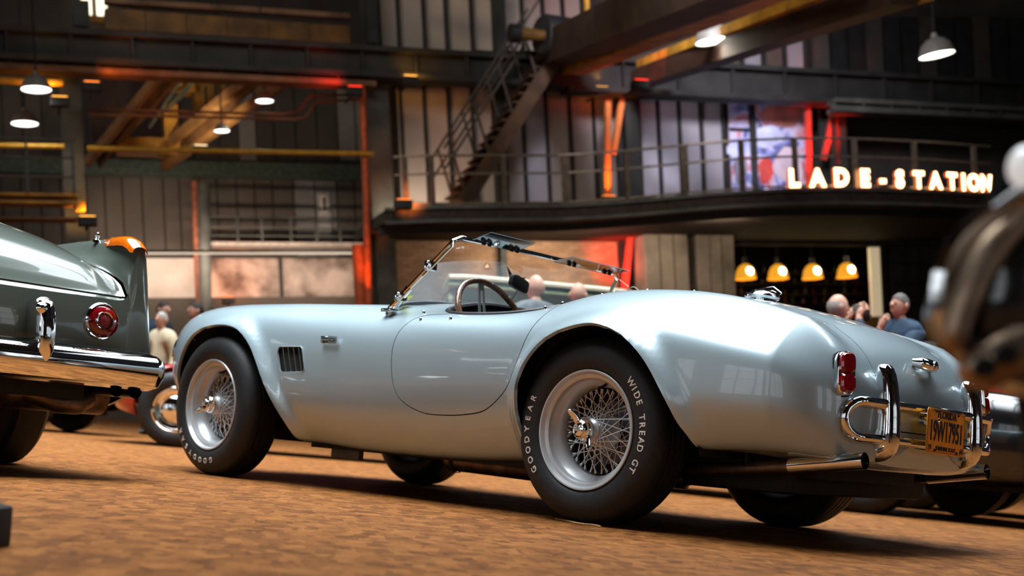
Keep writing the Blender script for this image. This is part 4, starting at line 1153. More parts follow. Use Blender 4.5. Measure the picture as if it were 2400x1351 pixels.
# clear wind wing with hinges on the driver side post, same on the other side
plexi = thin_glass('plexi_wing', (.93, .94, .90), .5)
edge_m = mat('plexi_edge', (.85, .82, .62), .25, var=.05)
for s_ in (-1, 1):
    a, b, c, d = ws(s_, .08), ws(s_, .93), ws(s_, .90) + (.052, s_*.035, -.02), ws(s_, .05) + (.070, s_*.050, -.01)
    off = np.array((.012, s_*.006, 0)); a, b = a + off, b + off
    mb = MB(); mb.add([a, b, c, d], [(0, 1, 2, 3)]); wing = mb.obj('wind_wing', plexi, wf, False)
    MB().tube([b, c, d], .0022, 6).obj('wing_edge', edge_m, wing)
    for v in (.16, .60):
        h = ws(s_, v); hg = MB().box(h + (-.012, -.022, -.020), h + (.022, .022, .020)); hg.obj('hinge', chrome, wf, True, bevel=.004)
        for dz in (-.010, .012):
            MB().lathe([(.0065, -.008), (.0065, .016), (.004, .020), (.0005, .021)], 10, h + (.012, s_*.014, dz), (.3, s_, 0)).obj('hinge_screw', chrome, wf)
# yellow inspection sticker
st = [ws(-.955, .03), ws(-.83, .03), ws(-.82, .16), ws(-.95, .16)]
mb = MB(); mb.add([p + np.array((.004, 0, 0)) for p in st], [(0, 1, 2, 3)]); mb.obj('yellow_sticker', mat('sticker_yellow', (.72, .62, .05), .5, var=.25, scale=60), wf, False)
# two tinted sun visors
tint = thin_glass('tinted_visor', (.42, .48, .50), .25)
for (y0_, y1_, za, zb_) in ((-.43, -.155, 1.092, 1.126), (.095, .505, 1.088, 1.104)):
    rowsv = [[(-.952*(1-k) - .850*k, y0_*(1-t_) + y1_*t_ + .012*k, za*(1-k) + zb_*k) for t_ in np.linspace(0, 1, 6)] for k in (0, .5, 1)]
    mb = MB(); mb.grid(rowsv); mb.grid(np.array(rowsv) + (0, 0, .004), True); vis = mb.obj('sun_visor', tint, wf, False)
    c4 = [rowsv[0][0], rowsv[0][-1], rowsv[-1][-1], rowsv[-1][0]]
    MB().tube(c4, .0018, 5, closed=True).obj('visor_edge', mat('visor_edge_grey', (.28, .33, .35), .3, var=.1), vis)
    for t_ in (.20, .82):
        for s_ in (0, .035):
            q = (-.925, y0_*(1-t_) + y1_*t_ + s_, za + .006)
            MB().lathe([(.009, -.014), (.009, .004), (.006, .009), (.0005, .010)], 12, q, (.4, 0, .9)).obj('visor_knob', black_paint, vis)
# rear-view mirror on its stalk
mq = np.array((-1.075, .0, .978))
mir = MB(); P = []
for a in np.linspace(0, 2*math.pi, 28, endpoint=False):
    c, s = math.cos(a), math.sin(a); rr = (abs(c)**5 + abs(s)**5)**(-1/5); P.append((.078*rr*c, .030*rr*s))
mir.prism([(p[0], p[1]) for p in P], 0, 0, .022); mo = mir.obj('mirror', black_paint, car, True, bevel=.004)
mo.location = mq; mo.rotation_euler = (R(-7), R(6), R(14))
MB().tube([mq + (-.002, .01, -.03), (-1.13, .005, .872)], .0035, 8).obj('mirror_stalk', chrome, car)
MB().lathe([(.022, 0), (.018, .008), (.005, .012)], 16, (-1.13, .005, .868), (0, 0, 1)).obj('mirror_base', chrome, car)
mb = MB(); mb.add([mq + (.0, -.075, .072), mq + (.0, -.025, .028), mq + (.0, -.05, .02), mq + (.004, .055, .035), mq + (.004, .015, .012), mq + (.004, .02, .03)], [(0, 1, 2), (3, 4, 5)])
mb.lathe([(.020, 0), (.017, .012), (.004, .016)], 14, mq + (0, 0, .018), (1, 0, .2)); mb.obj('mirror_bracket', black_paint, car, False)
# snap studs along the deck
for (sx, sy) in ((-.30, -.56), (-.16, -.50), (.02, -.46), (.20, -.42), (-1.02, -.60), (-.97, -.66), (-.35, -.60), (-.8, -.655)):
    z_ = deck_z(sx, sy); MB().lathe([(.007, -.002), (.006, .006), (.003, .010), (.0005, .011)], 10, (sx, sy, z_), (0, -.15, 1)).obj('snap_stud', chrome, car)
# fuel filler with quick-release lever
fz = deck_z(.20, .02)
cap = MB().lathe([(.050, -.004), (.050, .012), (.058, .016), (.060, .026), (.052, .036), (.03, .043), (.0005, .045)], 32, (.21, .02, fz - .002), (.12, 0, 1)).obj('fuel_cap', chrome, car)
MB().box((.135, .0, fz + .016), (.168, .04, fz + .036)).obj('cap_hinge', chrome, cap, True, bevel=.004)
MB().tube([(.17, .02, fz + .046), (.25, .02, fz + .050), (.285, .02, fz + .030)], [.006, .009, .005], 8).obj('cap_lever', chrome, cap)

# ---- tail lamps, boot handle, number-plate lamp
def surf(y, z):
    """x of the tail surface at lateral y, height z"""
    best = None
    for i in range(na-1, na-90, -1):
        jj = nb//2 if False else None
        row = G[i]; h = nb//2
        ysd, zsd = row[:h+1, 1], row[:h+1, 2]
        # half width of this section at height z
        idx = np.argsort(zsd); hw = np.interp(z, zsd[idx], -ysd[idx], left=0, right=0)
        if z <= zsd.max() and hw >= abs(y): return row[0, 0]
    return .85
def tail_pt(y, z, off=0.): return np.array((surf(y, z) + off, y, z))
red_lens = mat('red_lens', (.24, .004, .008), .12, 0, coat=1., var=.25, scale=70, trans=.0)
for s_ in (-1, 1):
    yl = .525 if s_ < 0 else .42
    base = empty('tail_lamp', (0, 0, 0)); base.parent = car
    rz = -s_ * R(38) * -1
    bx = tail_pt(s_*yl, .555)[0]
    th = R(34)
    nrm = np.array((math.cos(th), s_*math.sin(th), .16)); nrm /= np.linalg.norm(nrm)
    sd_ = np.cross((0, 0, 1), nrm); sd_ /= np.linalg.norm(sd_); upv = np.cross(nrm, sd_)
    c = np.array((bx - .008, s_*yl, .566))
    def ring(hw, hh, d, n=30, e=3.4, lean=0.):
        o_ = []
        for a in np.linspace(0, 2*math.pi, n, endpoint=False):
            cc, ss = math.cos(a), math.sin(a); rr = (abs(cc)**e + abs(ss)**e)**(-1/e)
            o_.append(c + sd_*hw*rr*cc + upv*hh*rr*ss + nrm*d)
        return o_
    def stack(rs):
        m_ = MB(); n = len(rs[0]); vs = [p for r_ in rs for p in r_]
        fs = [(i*n+j, i*n+(j+1) % n, (i+1)*n+(j+1) % n, (i+1)*n+j) for i in range(len(rs)-1) for j in range(n)]
        fs.append(tuple((len(rs)-1)*n + j for j in range(n))); fs.append(tuple(range(n))[::-1]); return m_.add(vs, fs)
    stack([ring(.036, .074, -.03), ring(.036, .074, .010)]).obj('gasket', black_paint, base)
    stack([ring(.034, .071, .0), ring(.034, .071, .026), ring(.029, .066, .034)]).obj('bezel', chrome, base)
    c = c + sd_ * 0
    cc0 = c.copy()
    for (dz, hh) in ((.030, .033), (-.034, .030)):
        c = cc0 + upv*dz
        stack([ring(.025, hh, .030), ring(.025, hh, .046), ring(.019, hh*.86, .052)]).obj('red_lens', red_lens, base)
hx = tail_pt(0, .63)[0]
bh = MB(); 
for i, (a, rr) in enumerate(zip(np.linspace(0, 1, 7), (.012, .018, .021, .022, .021, .018, .012))): pass
bh.tube([(hx - .004, -.055, .652), (hx + .020, -.050, .650), (hx + .030, -.02, .647), (hx + .032, .02, .645), (hx + .022, .050, .643), (hx - .004, .055, .642)], [.014, .020, .022, .022, .020, .014], 12)
hd = bh.obj('boot_handle', chrome, car)
MB().lathe([(.016, 0), (.014, .012), (.004, .016)], 14, (hx + .044, .0, .646), (1, 0, .1)).obj('handle_lock', chrome, hd)
for s_ in (-1, 1):
    z_ = deck_z(.72, s_*.27) - .03
pl = tail_pt(0, .44)[0]
MB().tube([(pl - .02, -.07, .452), (pl + .03, -.065, .452), (pl + .045, -.045, .452), (pl + .045, -.03, .45)], [.015, .018, .016, .008], 12).obj('plate_lamp', chrome, car)

# ---- bumper: racetrack of chrome tube, two over-riders
bump = empty('rear_bumper', (0, 0, 0)); bump.parent = car
def bar_x(y): return .925 + .022 * (1 - (abs(y)/.55)**2)
tr_ = []
ZU, ZL = .488, .372
for y in np.linspace(-.475, .475, 25): tr_.append((bar_x(y), y, ZU))
for a in np.linspace(90, -90, 13)[1:-1]: tr_.append((bar_x(.475) - .03*math.cos(R(a)), .475 + .058*math.cos(R(a)), (ZU+ZL)/2 + .058*math.sin(R(a))))
for y in np.linspace(.475, -.475, 25): tr_.append((bar_x(y), y, ZL))
for a in np.linspace(-90, 90, 13)[1:-1]: tr_.append((bar_x(.475) - .03*math.cos(R(a)), -.475 - .058*math.cos(R(a)), (ZU+ZL)/2 + .058*math.sin(R(a))))
MB().tube(tr_, .0165, 14, closed=True).obj('bumper_tube', chrome, bump)
for s_ in (-1, 1):
    for z_ in (.468, .392):
        MB().tube([(.80, s_*.36, z_), (.925, s_*.36, z_)], .013, 10).obj('bracket', steel, bump)
    # over-rider blade: thick curved horn, rounded head, tucked foot
    yo = s_*.318; rows_ = []
    prof = [(.298, .020, .006, -.012), (.304, .028, .020, -.010), (.316, .034, .036, -.006), (.335, .0375, .047, -.001), (.365, .0385, .052, .003), (.41, .0385, .050, .004), (.46, .037, .047, .003), (.51, .0345, .043, .0), (.555, .031, .039, -.004), (.585, .028, .035, -.008), (.605, .024, .029, -.011), (.617, .017, .021, -.014), (.622, .007, .009, -.017)]
    for (z_, hw, dp, off) in prof:
        r_ = []
        for a in np.linspace(0, 2*math.pi, 28, endpoint=False):
            cc, ss = math.cos(a), math.sin(a)
            yy = hw*np.sign(cc)*abs(cc)**.75
            xx = dp*(max(ss, 0)**.85) - min(.034, dp*.8)*(max(-ss, 0)**.6)
            r_.append((.925 + off + xx, yo + yy, z_))
        rows_.append(r_)
    m_ = MB(); n = 28; vs = [p for r_ in rows_ for p in r_]
    m_.add(vs, [(i*n+j, i*n+(j+1) % n, (i+1)*n+(j+1) % n, (i+1)*n+j) for i in range(len(rows_)-1) for j in range(n)] + [tuple(range(n))[::-1], tuple((len(rows_)-1)*n+j for j in range(n))])
    m_.obj('overrider', chrome, bump)
    MB().tube([(.90, yo + .01, .335), (.93, yo - s_*.034, .335), (.94, yo - s_*.046, .335)], .008, 8).obj('overrider_bolt', steel, bump)

# ---- number plate
porange = mat('plate_orange', (.95, .36, .02), .42, 0, var=.12, scale=45, bump=.05)
navy = mat('plate_navy', (.012, .022, .06), .45, var=.2, scale=80)
PW, PH, PX = .292, .152, .985
plate = MB(); 
pc = []
for (sy, sz, a0) in ((1, 1, 0), (-1, 1, 90), (-1, -1, 180), (1, -1, 270)):
    for a in (0, 30, 60, 90): pc.append((sy*(PW/2 - .014) + .014*math.cos(R(a0+a)), sz*(PH/2 - .014) + .014*math.sin(R(a0+a))))
plate.prism(pc, 0, -.0015, .0015)
po = plate.obj('number_plate', porange, car, True, bevel=.0006)
po.location = (PX, .012, .418); po.rotation_euler = (R(-1.5), R(-2), 0)
MB().tube([(0.0018, p[0]*.965, p[1]*.93) for p in pc], .0016, 6, closed=True).obj('plate_rim', mat('plate_rim_dark', (.45, .14, .01), .4, var=.1), po)
def plate_txt(name, txt, size, y, z, sx=1., bold=0., lift=.0024):
    v, f = text_mesh(txt, size, .0008, bold=bold)
    v = np.column_stack([v[:, 2] + lift, v[:, 0]*sx + y, v[:, 1] + z]); MB().add(v, f).obj(name, navy, po, False, weld=False)
plate_txt('plate_state', 'FLORIDA', .034, 0, .0560, 1.05, .0008)
plate_txt('plate_number', '19W17951', .098, 0, -.003, .58, .0016)
plate_txt('plate_slogan', 'SUNSHINE STATE', .0195, .0, -.0585, 1.0, .0003)
plate_txt('plate_year', '19', .026, -.122, -.0585, .9, .0003)
plate_txt('plate_year', '64', .026, .122, -.0585, .9, .0003)
for yy, zz in ((-.085, .066), (.085, .066), (-.085, -.066), (.085, -.066)):
    MB().lathe([(.005, 0), (.004, .004), (.0005, .005)], 10, (.002, yy, zz), (1, 0, 0)).obj('plate_bolt', black_paint, po)
MB().bar((PX - .006, -.09, .490), (PX - .006, .12, .490), .012, .006).obj('plate_bracket', chrome, bump, True)

# ---- exhausts, silencers, jacking bracket
pipe_rust = mat('exhaust_pipe', (.12, .085, .065), .38, .9, var=.4, scale=14)
for s_ in (-1, 1):
    ye = s_*.50
    e = empty('exhaust', (0, 0, 0)); e.parent = car
    MB().tube([(-1.75, s_*.34, .20), (-1.0, s_*.40, .185)], .024, 12).obj('front_pipe', pipe_rust, e)
    MB().tube([(-1.0, s_*.42, .175), (-.98, s_*.42, .175), (-.97, s_*.42, .175), (-.38, s_*.43, .165), (-.37, s_*.43, .165), (-.35, s_*.43, .165)], [.024, .026, .046, .046, .030, .024], 20).obj('silencer', pipe_rust, e)
    for x_ in (-.93, -.41): MB().lathe([(.047, -.008), (.0485, -.004), (.0485, .004), (.047, .008)], 20, (x_, s_*.425, .17), (1, 0, 0)).obj('clamp', black_paint, e)
    MB().tube([(-.37, s_*.43, .165), (-.1, s_*.40, .19), (.15, s_*.42, .215), (.45, s_*.48, .235), (.72, ye, .263)], .0235, 12).obj('tail_pipe', pipe_rust, e)
    xe = .965 if s_ < 0 else .93; tp = MB(); tp.tube([(.70, ye, .262), (xe, ye, .298)], .0275, 24, cap=False); tp.tube([(xe, ye, .298), (.70, ye, .262)], .0245, 24, cap=False); tp.obj('chrome_tip', chrome, e)
MB().lathe([(.001, 0), (.024, 0)], 16, (.80, -.5, .275), (1, 0, .13)).obj('tip_dark', black_paint, car)
MB().lathe([(.001, 0), (.024, 0)], 16, (.80, .5, .275), (1, 0, .13)).obj('tip_dark', black_paint, car)
q = onY(815, 1045, YC - .52)
MB().box((q[0]-.10, -.53, .135), (q[0]+.09, -.50, .215)).obj('jacking_bracket', mat('bracket_grey', (.10, .095, .09), .6, .3, var=.3), car, True, bevel=.004)
MB().box((.50, -.36, .22), (.72, .36, .29)).obj('fuel_tank', black_paint, car, True, bevel=.02)

# ---- wire wheels
def tyre_profile(Rt, W):
    # (radius, along) ; outer face at 0, inner at W
    h = [(.205, .014), (.214, .004), (.232, -.008), (.258, -.013), (.285, -.010), (.305, .000), (.317, .011), (Rt - .006, .022), (Rt, .036)]
    tread = []
    for k in range(1, 4): 
        y = .036 + (W - .072) * k / 4
        tread += [(Rt, y - .005), (Rt - .007, y - .0035), (Rt - .007, y + .0035), (Rt, y + .005)]
    inner_ = [(r_, W - y) for (r_, y) in h][::-1]
    return h + tread + inner_
letter_m = mat('sidewall_white', (.80, .77, .68), .6, var=.08, scale=40)
def arc_text(par, txt, a0, a1, rad, size, y_off):
    n = len(txt)
    # the first letter at a0, the last at a1 (degrees, measured in the wheel plane as seen from outside)
    for i, ch in enumerate(txt):
        if ch == ' ': continue
        a = R(a0 + (a1 - a0) * i / max(1, n - 1))
        v, f = text_mesh(ch, size, .0004, bold=.0006)
        yy, xx = v[:, 1], v[:, 0]
        rr = rad + yy; th = a - xx / rad
        dy = -.0135 + .09 * (rr - .262)**2 * 10
        out = np.column_stack([rr*np.cos(th), np.full(len(v), 0.) + y_off + np.interp(rr, (.232, .258, .285, .305), (-.008, -.013, -.010, 0.)) - .0012 + v[:, 2], rr*np.sin(th)])
        MB().add(out, f).obj('sidewall_letter', letter_m, par, False, weld=False)
def spoke_mesh(p, q, nm):
    m_ = MB(); p, q = np.array(p), np.array(q); d = (q - p)
    m_.tube([p, p + d*.10, p + d*.105, p + d*.5, q], [.0036, .0032, .0019, .0019, .0019], 5)
    me = m_.obj(nm, steel, None); mm = me.data; bpy.data.objects.remove(me); return mm
def spk(r1, y1, r2, y2, tw, nm):
    t_ = R(tw); return spoke_mesh((r1, y1, 0), (r2*math.cos(t_), y2, r2*math.sin(t_)), nm)
SPK = [spk(.150, .083, .040, .036, 68, 'spoke'), spk(.150, .083, .040, .036, -68, 'spoke'), spk(.153, .093, .058, .125, 62, 'spoke'), spk(.153, .093, .058, .125, -62, 'spoke')]
def wheel(name, loc, yaw, W, Rt, texts, full, flip=False, spin=0.):
    ty = MB().lathe(tyre_profile(Rt, W), 96, (0, 0, 0), (0, 1, 0)).obj(name, rubber, car)
    ty.location = loc; ty.rotation_euler = (0, 0, yaw + (math.pi if flip else 0))
    rimp = [(.203, .020), (.2135, .004), (.2145, -.001), (.212, -.004), (.207, -.003), (.203, .004), (.199, .012), (.192, .014), (.186, .018), (.184, .034), (.181, .040), (.168, .050), (.160, .078), (.157, .100), (.162, .118), (.19, W - .02), (.212, W)]
    MB().lathe(rimp, 72, (0, 0, 0), (0, 1, 0)).obj('rim', alu if full else black_paint, ty)
    MB().lathe([(.001, W*.8), (.155, W*.8)], 40, (0, 0, 0), (0, 1, 0)).obj('brake_drum', black_paint, ty)
    if not full: return ty
    disc = MB().lathe([(.02, .150), (.10, .150), (.115, .146), (.10, .143), (.085, .141), (.06, .138)], 40, (0, 0, 0), (0, 1, 0)).obj('brake_disc', mat('brake_iron', (.10, .10, .10), .4, .8, var=.2, scale=40), ty)
    hub = MB().lathe([(.056, .140), (.058, .122), (.047, .112), (.040, .08), (.036, .045), (.042, .036), (.042, .028), (.034, .020), (.034, .0)], 32, (0, 0, 0), (0, 1, 0)).obj('hub', alu, ty)
    for k in range(18):
        for q, sm in enumerate(SPK):
            a = 2*math.pi*(k + (.0, .5, .25, .75)[q]) / 18
            inst('spoke', sm, ty, Matrix.Rotation(a, 4, 'Y'))
    kn = MB()
    kn.lathe([(.036, .012), (.041, .004), (.041, -.006), (.037, -.014), (.034, -.018), (.033, -.026), (.027, -.031), (.024, -.030), (.022, -.033), (.012, -.035), (.0005, -.036)], 36, (0, 0, 0), (0, 1, 0))
    ko = kn.obj('knock_off', chrome, ty)
    for s_ in (0, math.pi):
        e = MB(); a = spin + s_; d = np.array((math.cos(a), 0, math.sin(a))); t_ = np.array((-math.sin(a), 0, math.cos(a))); o_ = np.array((0, -1., 0))
        rws = []
        for (l, hw, th, y_) in ((.020, .020, .010, .008), (.040, .017, .009, .010), (.055, .014, .0075, .016), (.070, .0125, .006, .025), (.080, .009, .005, .031), (.085, .003, .003, .034)):
            rws.append([d*l + t_*hw*math.cos(b)*1.0 + o_*(y_ + th*math.sin(b)) for b in np.linspace(0, 2*math.pi, 14, endpoint=False)])
        n = 14; vs = [p for r_ in rws for p in r_]
        e.add(vs, [(i*n+j, i*n+(j+1) % n, (i+1)*n+(j+1) % n, (i+1)*n+j) for i in range(len(rws)-1) for j in range(n)] + [tuple((len(rws)-1)*n+j for j in range(n))])
        e.obj('knock_off_ear', chrome, ty)
    v, f = text_mesh('AC', .026, .0006, bold=.0006)
    MB().add(np.column_stack([v[:, 0], -.0362 - v[:, 2], v[:, 1]]), f).obj('maker_mark', steel, ty, False, weld=False)
    for (tx, a0, a1) in texts: arc_text(ty, tx, a0, a1, .263, .034, 0.)
    MB().tube([(.176*math.cos(R(75)), .05, .176*math.sin(R(75))), (.160*math.cos(R(75)), .028, .160*math.sin(R(75))), (.156*math.cos(R(76)), .008, .156*math.sin(R(76)))], [.005, .006, .0045], 8).obj('valve', black_paint, ty)
    return ty
RT = .3315
wheel('rear_wheel', (0, -YC, RT), 0, .200, RT, [('GOODYEAR', 216, 157), ('WIDE TREAD GT', 41, -28)], True, spin=R(128))
wheel('front_wheel', (-2.286, -YC - .012, RT), R(-2.2), .185, RT, [('GOODYEAR', 283, 211)], True, spin=R(205))
wheel('rear_wheel', (0, 1.318 + .18 - YC - .01, RT), 0, .200, RT, [], False, True)
wheel('front_wheel', (-2.286, 1.288 + .18 - YC, RT), R(-2.2), .185, RT, [], False, True)

# exhaust hanger, wire loop behind the screen
MB().tube([(.52, -.50, .33), (.53, -.50, .25)], .006, 6).obj('exhaust_hanger', black_paint, car)
MB().lathe([(.010, 0), (.008, .008), (.0005, .010)], 10, (.52, -.515, .325), (0, -1, 0)).obj('hanger_bolt', chrome, car)
wl_ = [onY(x, y, YC + .42) - np.array((0, YC, 0)) for x, y in ((1466, 694), (1474, 680), (1483, 673), (1492, 677), (1503, 690))]
MB().tube(catmull(wl_, 5), .0028, 6).obj('wire_loop', mat('tan_cord', (.55, .38, .22), .6, var=.1), car)
# ================================================================ grey-green finned saloon in front of the roadster
fp = mat('grey_green_paint', (.125, .148, .128), .18, .15, var=.03, scale=300, coat=1., coat_r=.01)
FX, FY = -1.655, -1.575
fin = empty('saloon', (FX, FY, 0), 0, 'grey-green saloon with pointed tail fin, amber fin lens and chrome bumper', 'car')
FN = { # x : nodes (half width, height) from centre line to sill
 0.0:   [(0,.690),(.30,.690),(.58,.695),(.700,.705),(.722,.80),(.742,.885),(.762,.900),(.785,.85),(.815,.66),(.830,.52),(.81,.44)],
 -.012: [(0,.702),(.30,.702),(.58,.705),(.702,.72),(.724,.83),(.744,.915),(.764,.928),(.792,.87),(.822,.66),(.838,.52),(.82,.42)],
 -.045: [(0,.760),(.30,.757),(.58,.752),(.698,.755),(.722,.85),(.744,.935),(.764,.945),(.796,.88),(.828,.66),(.844,.52),(.82,.38)],
 -.10:  [(0,.840),(.30,.834),(.57,.816),(.688,.79),(.718,.86),(.742,.942),(.762,.951),(.797,.885),(.832,.66),(.848,.52),(.82,.34)],
 -.20:  [(0,.910),(.30,.900),(.55,.872),(.665,.83),(.708,.87),(.738,.945),(.759,.954),(.797,.888),(.836,.66),(.85,.52),(.82,.30)],
 -.40:  [(0,.985),(.30,.972),(.53,.935),(.640,.88),(.698,.89),(.734,.944),(.755,.953),(.797,.885),(.84,.66),(.85,.52),(.82,.26)],
 -.80:  [(0,1.055),(.30,1.04),(.52,.995),(.630,.935),(.694,.912),(.730,.937),(.752,.943),(.797,.875),(.84,.66),(.85,.52),(.82,.24)],
 -1.3:  [(0,1.09),(.30,1.075),(.52,1.03),(.640,.96),(.70,.928),(.728,.930),(.75,.930),(.795,.865),(.84,.66),(.85,.52),(.82,.22)],
 -2.2:  [(0,1.08),(.30,1.06),(.52,1.02),(.65,.96),(.70,.925),(.722,.92),(.75,.91),(.795,.85),(.84,.66),(.85,.52),(.82,.22)],
 -3.2:  [(0,1.00),(.30,.99),(.52,.965),(.65,.93),(.70,.91),(.722,.90),(.75,.89),(.795,.83),(.83,.65),(.84,.52),(.80,.22)],
 -3.9:  [(0,.95),(.30,.94),(.52,.91),(.65,.88),(.69,.87),(.71,.86),(.74,.84),(.775,.78),(.80,.63),(.81,.52),(.77,.24)],
 -4.25: [(0,.86),(.30,.85),(.50,.83),(.60,.80),(.64,.79),(.66,.78),(.69,.76),(.72,.71),(.74,.60),(.75,.50),(.70,.30)],
}
k_ = sorted(FN); ar_ = np.array([FN[x] for x in k_]).reshape(len(k_), -1)
xf = np.concatenate([np.linspace(-4.25, -.4, 70), np.linspace(-.4, -.1, 22)[1:], np.linspace(-.1, 0, 26)[1:]])
Af = pchip(k_, ar_, xf); rows = []
for i, x in enumerate(xf):
    h = Af[i].reshape(11, 2); full = np.vstack([h[::-1] * [-1, 1], h[1:]])
    rows.append(np.column_stack([np.full(20*6+1, x), catmull(full, 6)]))
GF = np.array(rows); bow = .05 * (1 - (np.abs(GF[..., 1]) / .85)**2); GF[..., 0] += bow * np.clip((GF[..., 0] + 1.2) / 1.2, 0, 1)
a_, b_ = GF.shape[:2]; VF = [p for p in GF.reshape(-1, 3)]
FF = [(i*b_+j, (i+1)*b_+j, (i+1)*b_+j+1, i*b_+j+1) for i in range(a_-1) for j in range(b_-1)]
arch = [(-1.36,.05),(-1.34,.30),(-1.28,.48),(-1.15,.60),(-.98,.635),(-.81,.60),(-.68,.48),(-.62,.30),(-.60,.05)]
arch = catmull(arch, 5)
def fa(v):
    v = np.array(v); s = poly_sdf(arch, v[:, [0, 2]]); s2 = poly_sdf(arch + np.array((-2.55, 0)), v[:, [0, 2]])
    return np.where(np.abs(v[:, 1]) > .5, np.minimum(s, s2), 1.)
VF, FF, _ = clip_mesh(VF, FF, fa(VF))
def flid(v):
    v = np.array(v); s = np.abs(v[:, 1]) - np.interp(v[:, 0], (-1.3, -.8, -.4, -.2, -.1, -.03, .05), (.645, .636, .646, .672, .694, .706, .708))
    s2 = -1.35 - v[:, 0]
    s3 = .7085 - v[:, 2]
    return np.maximum(np.maximum(s, s2), s3)
lv_, lf_, _ = clip_mesh(VF, FF, -flid(VF) - .004)
VF, FF, _ = clip_mesh(VF, FF, flid(VF) - .004)
shell('body', VF, FF, fp, fin, .012)
shell('boot_lid', lv_, lf_, fp, fin, .02)
# rear panel closes the tail, slightly convex, with corner return
def outline(i): return GF[i]
end = GF[-1]; rp = []
for t_ in np.linspace(0, 1, 9):
    rp.append([(p[0] + .012*math.sin(math.pi*t_), p[1], .44 + (p[2]-.44)*t_) for p in end])
mb = MB(); mb.grid(rp, True); mb.obj('rear_panel', fp, fin, True, weld=True)
MB().box((-1.9, -.60, .30), (-.06, .60, .66)).obj('underside', black_paint, fin, False)
MB().box((-4.1, -.70, .2), (-1.5, .70, .5)).obj('underside', black_paint, fin, False)
MB().box((-1.25, -.62, .69), (-.2, .62, .70)).obj('boot_seal', black_paint, fin, False)
MB().box((-.06, -.63, .66), (-.006, .63, .697)).obj('boot_gap', black_paint, fin, False)
# cabin further forward
cab = []
for x_, hw, z_ in ((-1.25,.60,1.0),(-1.55,.57,1.20),(-1.85,.55,1.36),(-2.3,.54,1.41),(-2.8,.54,1.39),(-3.05,.57,1.22),(-3.3,.60,1.0)):
    cab.append([(x_, -hw-.06, .95), (x_, -hw, z_-.08), (x_, -hw*.7, z_-.01), (x_, 0, z_), (x_, hw*.7, z_-.01), (x_, hw, z_-.08), (x_, hw+.06, .95)])
mb = MB(); mb.grid(cab, True); mb.obj('cabin', mat('dark_glass', (.02, .025, .025), .05, 0, coat=1., var=.1), fin)
# amber lens capping the fins
amber = mat('amber_lens', (.85, .16, .006), .10, 0, coat=1., var=.2, scale=120, emit=(.9, .2, .0), estr=.03)
for s_ in (-1, 1):
    rws = []
    for (x_, w0, lift) in ((-.26, .004, -.006), (-.235, .016, .004), (-.17, .028, .010), (-.10, .036, .012), (-.05, .040, .012), (-.015, .042, .009), (.010, .040, .004), (.020, .032, -.004)):
        zr = float(np.interp(x_, (-.4, -.2, -.1, -.045, -.012, 0), (.953, .954, .951, .946, .934, .918)))
        r_ = []
        for a in np.linspace(0, math.pi, 9):
            r_.append((x_, s_*(.748 + w0*math.cos(a)), zr - .030 + (lift + .030)*math.sin(a)**.8 ))
        rws.append(r_)
    ml = MB(); ml.grid(rws, s_ < 0); ml.obj('amber_lens', amber, fin)
    # chrome finial ahead of the lens
    MB().lathe([(.016, 0), (.013, .010), (.006, .016), (.010, .026), (.008, .036), (.0005, .042)], 14, (-.30, s_*.735, .945), (.2, 0, 1)).obj('fin_finial', chrome, fin)
    # round tail lamp
    o = (.036, s_*.592, .605); axl = (1, 0, .04)
    tl = MB().lathe([(.070, -.04), (.073, .0), (.070, .016), (.064, .022), (.060, .016)], 40, o, axl).obj('tail_lamp', chrome, fin)
    MB().lathe([(.061, .014), (.050, .026), (.036, .030)], 40, o, axl).obj('red_lens', red_lens, tl)
    MB().lathe([(.036, .028), (.034, .036), (.029, .034)], 32, o, axl).obj('lens_ring', chrome, tl)
    MB().lathe([(.030, .030), (.015, .035), (.0005, .036)], 32, o, axl).obj('reflector', mat('reflector_red', (.20, .01, .015), .3, var=.5, scale=240, bump=.4), tl)
    for a in (0, math.pi): MB().lathe([(.004, 0), (.003, .004), (.0005, .005)], 8, (.058, s_*.592 + .056*math.cos(a), .605), axl).obj('lamp_screw', chrome, tl)
# bumper
bz = []
prof = [(-.01, .37), (.045, .355), (.085, .372), (.104, .41), (.108, .445), (.098, .475), (.075, .492), (.03, .503), (-.005, .503)]
path = []
for y in np.linspace(-.80, .80, 41): path.append((.05*(1-(y/.85)**2), y, 0.))
left = [(-.18, -.885, -20), (-.08, -.882, -12), (-.02, -.868, 0), ]
rws = []
def station(x, y, ang, sc=1., dz=0.):
    c, s = math.cos(ang), math.sin(ang)
    return [(x + px*c*sc, y + px*s*sc, .43 + (pz-.43)*sc + dz) for px, pz in prof]
for i, a in enumerate(np.linspace(-88, -8, 12)): 
    rws.append(station(-.06 + .0*i + .06*math.sin(R(90+a)) - (.42 if i == 0 else 0), -.80 - .0 + .0, R(a)))
for (x, y, _) in path: rws.append(station(x, y, R(-8 + 16*(y+.8)/1.6)))
for i, a in enumerate(np.linspace(8, 88, 12)):
    rws.append(station(-.06 + .06*math.sin(R(90-a)) - (.42 if i == 11 else 0), .80, R(a)))
mb = MB(); mb.grid(rws); bmp = mb.obj('bumper', chrome, fin)
